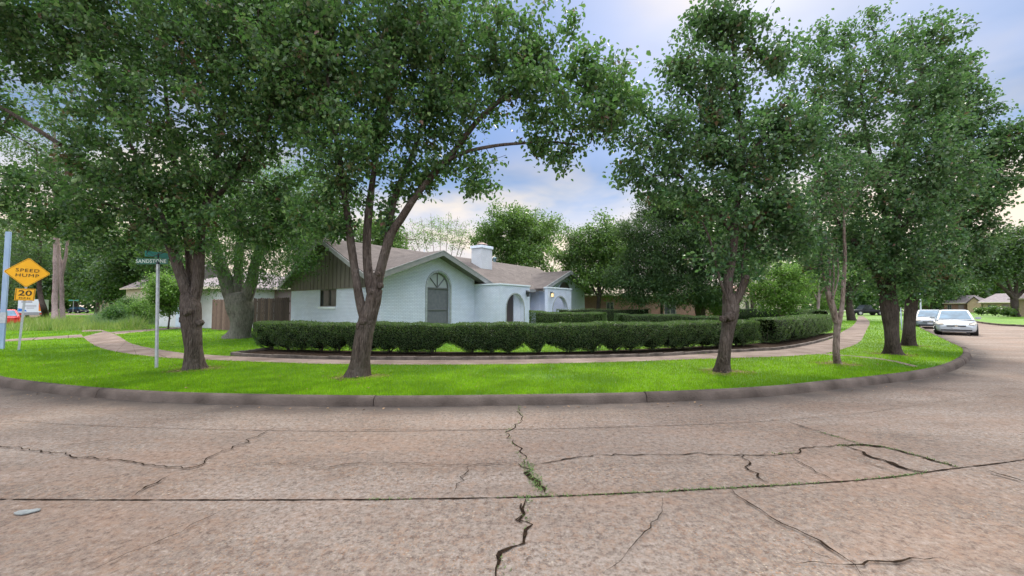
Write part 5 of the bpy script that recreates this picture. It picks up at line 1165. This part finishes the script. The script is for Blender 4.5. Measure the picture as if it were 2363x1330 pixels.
        g = MB(); g.box((F_ * .97, -hw * .70, .275 * sc_), (F_ * 1.004, hw * .70, .355 * sc_), 0, .01); g.build('bumper_intake', DARKP, root)
    else:
        for sy in (-1, 1): h_ = MB(); h_.box((F_ * .97, sy * hw * .6, .72), (F_ * 1.002, sy * hw * .86, .92), 0, .01); h_.build('headlight', LAMPG, root)
    if plate:
        for sx_ in (1, -1): g = MB(); g.box((sx_ * (F_ * 1.006), -.155, .36 * sc_), (sx_ * (F_ * 1.006 + .012), .155, .50 * sc_)); g.build('number_plate', simple('plate', (.32, .35, .40), (.5, .52, .55), rough=.5, scale=22), root)
    for sy in (-1, 1):
        g = MB(); x_ = x4 - .28 * (L_ / 4.5); g.box((x_ - .07, sy * (hw * .93) - .02, belt + .02), (x_ + .05, sy * (hw + .17), belt + .15), 0, .03); g.build('mirror', body, root)
    if style == 'pickup':
        g = MB(); g.box((-.47 * L_, -hw * .8, 1.03), (-.12 * L_, hw * .8, 1.045)); g.build('bed_cover', DARKP, root)
    return root
def place(px, py): return P(px, py, .004)
c1 = place(2204, 771.5); dirr = Vector((6, 5.7, 0)).normalized(); hd = math.atan2(-dirr.y, -dirr.x)
car('car', 'white hatchback parked facing the camera, nearest car on the right street', 'car', c1 + dirr * .6, hd, 4.45, 1.73, 1.49, paint('white_paint_car', (.34, .37, .41)), 'hatch')
c2 = place(2147, 758); car('car', 'silver sedan parked behind the white hatchback', 'car', c2 + dirr * 1.2, hd, 4.8, 1.80, 1.45, paint('silver_paint', (.14, .16, .19)), 'sedan')
pk_ = place(2000, 729.5); pk_.z = .14; car('pickup_truck', 'black pickup truck parked side on beyond the end of the footpath', 'pickup truck', (pk_.x, pk_.y, .14), R(176), 5.6, 1.95, 1.85, simple('black_paint_car', (.008, .009, .013), None, rough=.5, spec=.25), 'pickup')
rc = place(24, 755); car('car', 'red car seen from behind between the left pole and the yellow sign post', 'car', (rc.x - .6, rc.y, .004), R(142), 4.5, 1.78, 1.45, paint('red_paint', (.50, .015, .02)), 'hatch')
bc = place(180, 724.5); car('car', 'black sedan parked side on far behind the pale trunks', 'car', (bc.x, bc.y, .15), R(-14), 5.0, 1.8, 1.5, simple('blue_black_paint', (.010, .012, .022), None, rough=.45, spec=.3), 'sedan')
sc2 = place(109, 716.5); car('car', 'small pale car mostly hidden behind the leaning trunk', 'car', (sc2.x, sc2.y, .15), R(-14), 4.6, 1.8, 1.5, paint('pale_paint', (.5, .55, .62)), 'sedan')
# box truck with the blue and orange rear
bt = place(70, 735); tr = thing('box_truck', 'white box truck seen from behind with a blue swoosh and orange side panel', 'truck', (bt.x, bt.y, .004), R(0)); tr.rotation_euler[2] = R(44)
WT = simple('truck_white', (.62, .66, .72), None, rough=.5)
m_ = MB(); m_.box((-1.2, 0, .85), (1.2, 4.5, 2.75), 0, .03); bx = m_.build('box', WT, tr)
m_ = MB(); m_.prism([(-1.16, -.006, 1.0), (-.35, -.006, 1.0), (-.45, -.006, 1.2), (-.75, -.006, 1.38), (-1.16, -.006, 1.45)], (0, .004, 0)); m_.build('blue_swoosh', simple('swoosh_blue', (.02, .16, .55), None), bx)
m_ = MB(); m_.box((.72, -.008, 1.05), (1.16, -.002, 2.7)); m_.build('orange_panel', simple('truck_orange', (.75, .28, .02), (.6, .1, .02), rough=.5, scale=1.5), bx)
m_ = MB()
for k, (a_, b_) in enumerate(((-.9, .1), (-.7, .5), (-.7, .5), (-.4, .3))): m_.box((a_, -.008, 2.05 - k * .2 + (.25 if k == 0 else 0)), (b_, -.002, 2.11 - k * .2 + (.33 if k == 0 else 0)))
m_.build('rear_markings', simple('truck_print', (.20, .17, .22), None), bx)
m_ = MB(); m_.box((-1.15, -.1, .45), (1.15, 4.4, .83), 0, .04); m_.build('chassis', simple('truck_grey', (.25, .26, .28), None, rough=.5), tr); m_ = MB(); m_.box((-1.0, 4.55, .5), (1.0, 6.2, 2.2), 0, .15); m_.build('cab', WT, tr)
for x_ in (-.95, .95):
    for y_ in (.9, 5.2): m_ = MB(); m_.cyl((x_ - .14, y_, .42), (x_ + .14, y_, .42), .42, .42, 20); m_.build('wheel', RUBBER, tr)
    m_ = MB(); m_.box((x_ - .12, -.13, .55), (x_ + .12, -.101, .75)); m_.build('tail_light', simple('tail_red', (.45, .02, .015), None), tr)

# ------------------------------------------------------------ background trees
def bgt(label, px, bpy_, toppy, hwpx, rpx, lm, bk, seed, nl=9000, leaf=.28, low=None, name='background_tree', Y=None, cat='tree', group=None, gap=.2, spread=.45, lw=.6, ntip=260, shell=.5, nb=9, lean_=0):
    nl = int(nl * 1.5); ntip = int(ntip * 1.3); rg = random.Random(seed); Y = Y or P(px, bpy_).y; b = H - .14; basepy = 708 + b / Y * F
    low = low if low is not None else toppy + (basepy - toppy) * .72; cy = (toppy + low) / 2; hh = (low - toppy) / 2
    blobs = []
    for i in range(nb):
        a = 2 * math.pi * i / nb + rg.uniform(-.2, .2); rr = rg.uniform(.35, .62)
        blobs.append((px + lean_ + hwpx * rr * math.cos(a), cy + hh * rr * math.sin(a), Y + rg.uniform(-1, 1) * hwpx / F * Y * .4, hwpx * rg.uniform(.36, .54), hh * rg.uniform(.34, .52)))
    blobs.append((px + lean_, cy, Y, hwpx * .55, hh * .55)); jx = rg.uniform(-.08, .08) * hwpx
    limbs = [[(px, basepy, None, rpx), (px + jx * .4, basepy * .55 + low * .45, Y, rpx * .85), (px + jx, low - hh * .1, Y, rpx * .75), (px + lean_ * .8 + jx, cy, Y, rpx * .45), (px + lean_, toppy + hh * .35, Y, rpx * .2)]]
    lz = low - hh * .05
    for s_ in (-1, 1): limbs.append([(px + jx, lz, Y, rpx * .5), (px + s_ * hwpx * .28, cy + hh * .3, Y, rpx * .35), (px + s_ * hwpx * .5, cy - hh * .15, Y, rpx * .15)])
    return tree(name, label, cat, limbs, blobs, ntip, nl, leaf, lw, lm, bk, seed, group, gap=gap, spread=spread, simple_=True, step=.9, rtip=.012, sides=10, shell=shell, flare=.25, leafnodes=4)
bgt('round bright magnolia tree rising behind the chimney', 1195, 741, 452, 122, 7, L_MAG, BARKD, 101, 22000, .24, 650, 'magnolia_tree', Y=42, gap=.14, nb=11, ntip=420, spread=.38)
bgt('spreading yellow green tree between the second gable and the cedar', 1378, 755, 498, 112, 6, L_MAG, BARKD, 102, 20000, .19, 695, Y=31, nb=11, gap=.2, spread=.32, ntip=420)
tree('cedar_tree', 'wide dark wispy cedar with drooping boughs over the brick house', 'tree',
     [[(1618, 756, None, 13), (1615, 700, 26.5, 11), (1610, 650, 26.5, 12), (1608, 600, 26.5, 9), (1600, 500, 26.5, 6), (1590, 440, 26.5, 3)], [(1606, 640, 26.5, 6), (1550, 600, 26.3, 5), (1490, 590, 26, 3)], [(1608, 600, 26.5, 6), (1560, 520, 26.3, 4), (1500, 470, 26, 2)], [(1610, 620, 26.5, 6), (1670, 570, 26.3, 4), (1720, 520, 26, 2)]],
     [(1560, 560, 26, 110, 50), (1500, 600, 25.8, 80, 40), (1480, 530, 26, 70, 35), (1560, 480, 26.2, 80, 40), (1640, 520, 26, 90, 60), (1640, 620, 26, 80, 45), (1700, 600, 26, 60, 50), (1550, 650, 25.8, 80, 30), (1470, 650, 25.8, 60, 34), (1430, 640, 25.8, 40, 30), (1540, 685, 25.6, 70, 22), (1620, 680, 25.6, 60, 26), (1460, 690, 25.6, 40, 16, None, .7), (1500, 480, 26.3, 40, 28, None, .6), (1680, 680, 25.8, 40, 25, None, .6)],
     1300, 95000, .22, .26, L_CEDAR, BARKD, 103, gap=.16, spread=.3, simple_=True, step=.6, rtip=.008, sides=12)
bgt('two stemmed small dark tree against the brick wall', 1527, 748, 600, 45, 4, L_CEDAR, BARKD, 104, 3000, .16, 690, Y=31)
bgt('yellowish leafy bush beside the back hedge', 1800, 748, 600, 90, 3, L_LIGHT, BARKT, 105, 15000, .12, 738, 'leafy_bush', Y=27, cat='bush', gap=.2, spread=.25)
bgt('low green bush by the cedar trunk', 1660, 748, 650, 45, 2, L_LIGHT, BARKT, 106, 5500, .12, 738, 'leafy_bush', Y=28, cat='bush', spread=.22)
bgt('shrub with pinkish trunks behind the thin half dead tree', 1885, 745, 560, 70, 5, L_PECAN, BARKB, 107, 8000, .14, 700, Y=30, spread=.3)
bgt('broad dark tree beyond the pickup truck', 1965, 735, 470, 110, 11, L_DARK, BARKD, 108, 12000, .24, 705, Y=44)
bgt('low bright bush right of the pinkish trunks', 1905, 740, 665, 30, 2, L_LIGHT, BARKT, 109, 2600, .13, 722, 'leafy_bush', Y=34, cat='bush', spread=.2)
bgt('dark evergreen behind the second street tree', 880, 745, 470, 75, 6, L_MAG, BARKD, 110, 9000, .22, 640, Y=40, gap=.28)
bgt('tall green tree behind the siding gable', 720, 745, 420, 90, 7, L_DARK, BARKD, 111, 10000, .26, 640, Y=42, gap=.25)
bgt('green tree filling the gap behind the knotty trunk', 1740, 745, 430, 110, 8, L_DARK, BARKD, 112, 11000, .24, 660, Y=46)
# sparse bare twiggy tree behind the roof
tw = [[(1020, 745, 40, 4), (1018, 640, 40, 4), (1016, 590, 40, 3)]]
for k, (dx, ty) in enumerate(((-70, 515), (-45, 500), (-22, 492), (0, 508), (20, 488), (40, 500), (60, 520), (75, 540), (-85, 545))): tw.append([(1018 + dx * .45, 625, 40, 1.0), (1016 + dx * .7, 575, 40, .7), (1016 + dx, ty, 40, .3)])
tree('bare_tree', 'pale bare twiggy tree behind the roof ridge, left of the chimney', 'tree', tw, [(1020, 535, 40, 75, 35), (965, 555, 40, 35, 25), (1060, 560, 40, 25, 25)], 700, 3800, .15, .5, L_LIGHT, BARKB, 120, gap=.1, simple_=True, step=.5, rtip=.008, sides=7, spread=.2, flare=0)
# left background
tree('pine_tree', 'tall straight pale trunk behind the speed plate, left of its twin', 'tree', [[(127, 743, None, 9.5), (127, 700, 41, 8), (129, 600, 41, 7), (128, 500, 41, 6), (126, 400, 41, 5), (126, 300, 41, 3)]], [(120, 330, 41, 120, 70), (180, 400, 41, 80, 50), (60, 420, 41, 70, 50), (140, 250, 41, 90, 60)], 260, 9000, .26, .5, L_DARK, BARKB, 130, gap=.15, spread=.5, simple_=True, step=.9, rtip=.012, sides=14)
tree('pine_tree', 'slimmer pale trunk that forks, right of its straight twin', 'tree', [[(146, 742, None, 7.5), (143, 700, 42, 6), (142, 640, 42, 5.5), (140, 600, 42, 5)], [(142, 640, 42, 4.6), (152, 590, 42, 4), (158, 545, 42, 3.2), (170, 480, 42, 2)], [(141, 620, 42, 4), (135, 560, 42, 3), (130, 500, 42, 2)]], [(200, 430, 42, 90, 60), (150, 470, 42, 60, 40), (240, 520, 42, 60, 50)], 220, 8000, .26, .5, L_DARK, BARKB, 131, gap=.15, spread=.5, simple_=True, step=.9, rtip=.012, sides=12)
tree('leaning_tree', 'dark leaning trunk left of the pale twin trunks', 'tree', [[(108, 738, None, 9), (102, 715, 44, 8), (93, 680, 44, 6.5), (90, 640, 44, 6), (92, 580, 44, 5), (95, 500, 44, 3)]], [(70, 560, 44, 80, 50), (100, 600, 44, 60, 35), (30, 610, 44, 60, 40)], 200, 8000, .24, .55, L_DARK, BARKD, 132, gap=.12, spread=.5, simple_=True, step=.9, rtip=.012, sides=12)
lst = [(0, 480, 120, 66, 'dense green tree at the far left behind the red car', L_DARK), (60, 540, 90, 90, 'hazy tree far behind the box truck', L_DARK), (180, 560, 80, 95, 'distant round tree behind the black sedan', L_MAG), (220, 470, 110, 62, 'full green tree over the distant cottage', L_DARK),
       (300, 520, 90, 56, 'deep green tree left of the street name sign', L_DARK), (400, 450, 110, 50, 'green tree behind the forked street trunk', L_PECAN), (255, 610, 55, 60, 'small dark tree before the distant cottage', L_DARK), (120, 610, 70, 110, 'far low tree beyond the twin trunks', L_MAG)]
for i, (px, tp_, hw_, Y_, lb, lm_) in enumerate(lst): bgt(lb, px, 730, tp_, hw_, 6, lm_, BARKD, 140 + i, 10000, .006 * Y_ + .03, 708 if Y_ > 60 else 690, Y=Y_, group='trees behind the left lawn', gap=.1, spread=.01 * Y_, ntip=240)
bgt('bright young tree with thin stems behind the forked street trunk', 388, 750, 625, 55, 2.5, L_LIGHT, BARKD, 150, 9000, .14, 728, Y=27, spread=.22)
for i, (px, Y_, tp_, hw_, lb, lm_) in enumerate([(265, 33, 705, 22, 'tangled dark bush left of the street sign post', L_PECAN), (330, 34, 690, 35, 'overgrown bush right behind the street sign post', L_LIGHT), (300, 42, 680, 30, 'leafy shrub in front of the pale gabled house', L_PECAN)]):
    bgt(lb, px, 750, tp_, hw_, 1.5, lm_, BARKD, 160 + i, 4500, .12, 742, 'leafy_bush', Y=Y_, cat='bush', spread=.25, gap=.1)
# right background
tree('oak_tree', 'huge spreading oak in the far lawn at the right edge', 'tree', [[(2343, 731, None, 11), (2341, 715, 60, 9.5), (2341, 695, 60, 10), (2340, 680, 60, 9)], [(2340, 690, 60, 7), (2318, 668, 60, 5.5), (2295, 650, 60, 4.5), (2270, 635, 60, 3)], [(2342, 690, 60, 6), (2345, 660, 60, 5), (2340, 620, 60, 4)], [(2343, 690, 60, 6), (2370, 665, 60, 5), (2410, 640, 60, 3)], [(2341, 690, 60, 5), (2325, 650, 60, 4), (2310, 610, 60, 3)]],
     [(2290, 590, 59, 40, 35), (2330, 570, 59, 50, 30), (2370, 590, 59, 60, 45), (2280, 630, 59, 30, 22), (2320, 620, 59, 40, 25), (2400, 640, 59, 40, 30), (2345, 545, 59, 50, 24), (2265, 600, 59, 30, 28), (2400, 560, 59, 50, 35)], 520, 24000, .34, .6, L_OAK, BARKD, 170, gap=.1, spread=.6, simple_=True, step=1.1, rtip=.02, sides=14)
for i, (px, tp_, hw_, Y_, lb, lm_) in enumerate([(2150, 600, 60, 100, 'blue green tree above the ranch house gable', L_DARK), (2205, 585, 55, 110, 'rounded pale tree above the ranch house roof', L_MAG), (2260, 600, 60, 125, 'distant tree line clump behind the tan roof', L_DARK), (2100, 620, 50, 85, 'tree behind the silver car', L_PECAN), (2050, 560, 80, 75, 'big dark tree behind the dark trunks', L_DARK), (2320, 560, 80, 130, 'tall far tree behind the oak crown', L_MAG), (1880, 520, 90, 70, 'far tree above the yellowish bush', L_DARK), (1990, 600, 70, 105, 'distant tree over the pickup truck', L_DARK)]):
    bgt(lb, px, 725, tp_, hw_, 4, lm_, BARKD, 180 + i, 8000, .006 * Y_ + .02, 712, Y=Y_, group='trees beyond the right street', gap=.08, spread=.010 * Y_, ntip=200)
for i, (px, Y_, hw_, lb) in enumerate([(2297, 66, 13, 'flat topped shrub before the tan brick house'), (2265, 70, 9, 'low shrub by the brick corner of the ranch house'), (2325, 60, 10, 'low shrub at the foot of the tan wall')]):
    bgt(lb, px, 730, 708 if i == 0 else 714, hw_, 1, L_MAG, BARKD, 195 + i, 1500, .25, 726, 'leafy_bush', Y=Y_, cat='bush', spread=.3, ntip=60, nb=5)
# far wooded mass closing the horizon
pts_c = []; 
ang_ = np.linspace(-1.15, 1.15, 90)
V = rng.uniform(0, 1, (52000, 3)); th_ = -1.12 + V[:, 0] * 2.24; rad_ = 170 + V[:, 1] * 30 ; top_ = 10 + 3 * np.sin(th_ * 9) + 2 * np.sin(th_ * 23 + 1) + 1.5 * np.sin(th_ * 51)
C = np.stack([np.sin(th_) * rad_, np.cos(th_) * rad_, V[:, 2] ** .7 * top_], 1)
props(link('far_woods', leafmesh('far_woods', C, orient(len(C), (0, 0, .2), 1, rng), orient(len(C), (0, -.6, .6), .8, rng), 1.5 * rng.uniform(.6, 1.3, len(C)), 1.1, L_DARK, True)), kind='stuff')

# ------------------------------------------------------------ rough verge on the left, litter
def clumps(name, polys, n, h, wd, m, lean_=.5):
    X, Y = [], []
    for x0, x1, y0, y1, w_ in polys:
        k = int(n * w_); px = rng.uniform(x0, x1, k); py = rng.uniform(y0, y1, k)
        for a, b in zip(px, py): p = P(a, b); X.append(p.x); Y.append(p.y)
    X = np.array(X); Y = np.array(Y); X += rng.normal(0, .25, len(X)); Y += rng.normal(0, .25, len(X))
    hh = h * (.5 + .8 * np.clip(np.sin(X * 1.1) * np.cos(Y * .9) + .4 * np.sin(X * 3.1 + Y) + rng.uniform(-.2, .4, len(X)), 0, 1.2))
    return props(link(name, blades(name, X, Y, .13, hh, wd, m, lean_)), kind='stuff')
clumps('verge_weeds', [(20, 190, 738, 764, 1), (200, 330, 742, 762, .7)], 11000, .55, .035, L_WEED)
clumps('tall_weeds', [(215, 300, 738, 755, 1), (255, 420, 742, 750, .8)], 5000, .85, .04, L_WEEDG)
LIT1 = simple('dead_leaf', (.10, .05, .025), (.26, .17, .10), rough=.8, scale=5)
gl = offset(near, .33); ga = np.array([(p.x, p.y) for p in gl if p.y < 20]); k = rng.integers(0, len(ga), 420); k = k[(np.sin(k * .37) + rng.normal(0, .7, len(k))) > -.1]
C = np.stack([ga[k, 0] + rng.normal(0, .12, len(k)), ga[k, 1] - np.abs(rng.normal(0, .10, len(k))), np.full(len(k), .012)], 1)
n2 = 110; Y2 = rng.uniform(7, 11, n2); X2 = rng.uniform(-1.2, 1.2, n2) * Y2; kk = inpoly(X2, Y2, lawn_poly); C2 = np.stack([X2[kk], Y2[kk], np.full(kk.sum(), .185)], 1)
tb = []
for bx_, by_ in ((825, 868), (1667, 858), (447, 852), (2060, 818), (1934, 840)):
    p = P(bx_, by_); q_ = rng.normal(0, .32, (70, 2)); tb.append(np.stack([p.x + q_[:, 0], p.y - .1 + q_[:, 1], np.full(70, .18)], 1))
n3 = 130; Y3 = rng.uniform(2.4, 6.3, n3); C3 = np.stack([rng.uniform(-1.2, 1.2, n3) * Y3, Y3, np.full(n3, .010)], 1)
C = np.concatenate([C, C2, C3] + tb); D = orient(len(C), (0, 0, 0), 1, rng); D[:, 2] = np.abs(D[:, 2]) * .25; D /= np.linalg.norm(D, axis=1)[:, None]
sz = .045 * rng.uniform(.3, 1.2, len(C)); sz[len(C) - 350 - n3:len(C) - 350] *= .45
props(link('leaf_litter', leafmesh('leaf_litter', C, D, orient(len(C), (0, 0, 2), .5, rng), sz, sz * .7, LIT1)), kind='stuff')
# crushed pale scrap on the road
s_ = MB(); p = P(62, 1182, .008); ax = Vector((1, .25, 0)).normalized(); ay = Vector((-ax.y, ax.x, 0))
top_p = [p + ax * (.085 * math.cos(t)) + ay * (.04 * math.sin(t) * (1 + .3 * math.sin(3 * t))) for t in [i * .5236 for i in range(12)]]
s_.prism(top_p, (0, 0, .008)); props(s_.build('flattened_scrap', simple('scrap', (.24, .26, .26), (.15, .16, .16), rough=.4, scale=30)), 'small flattened pale scrap lying on the road at the left', 'litter')
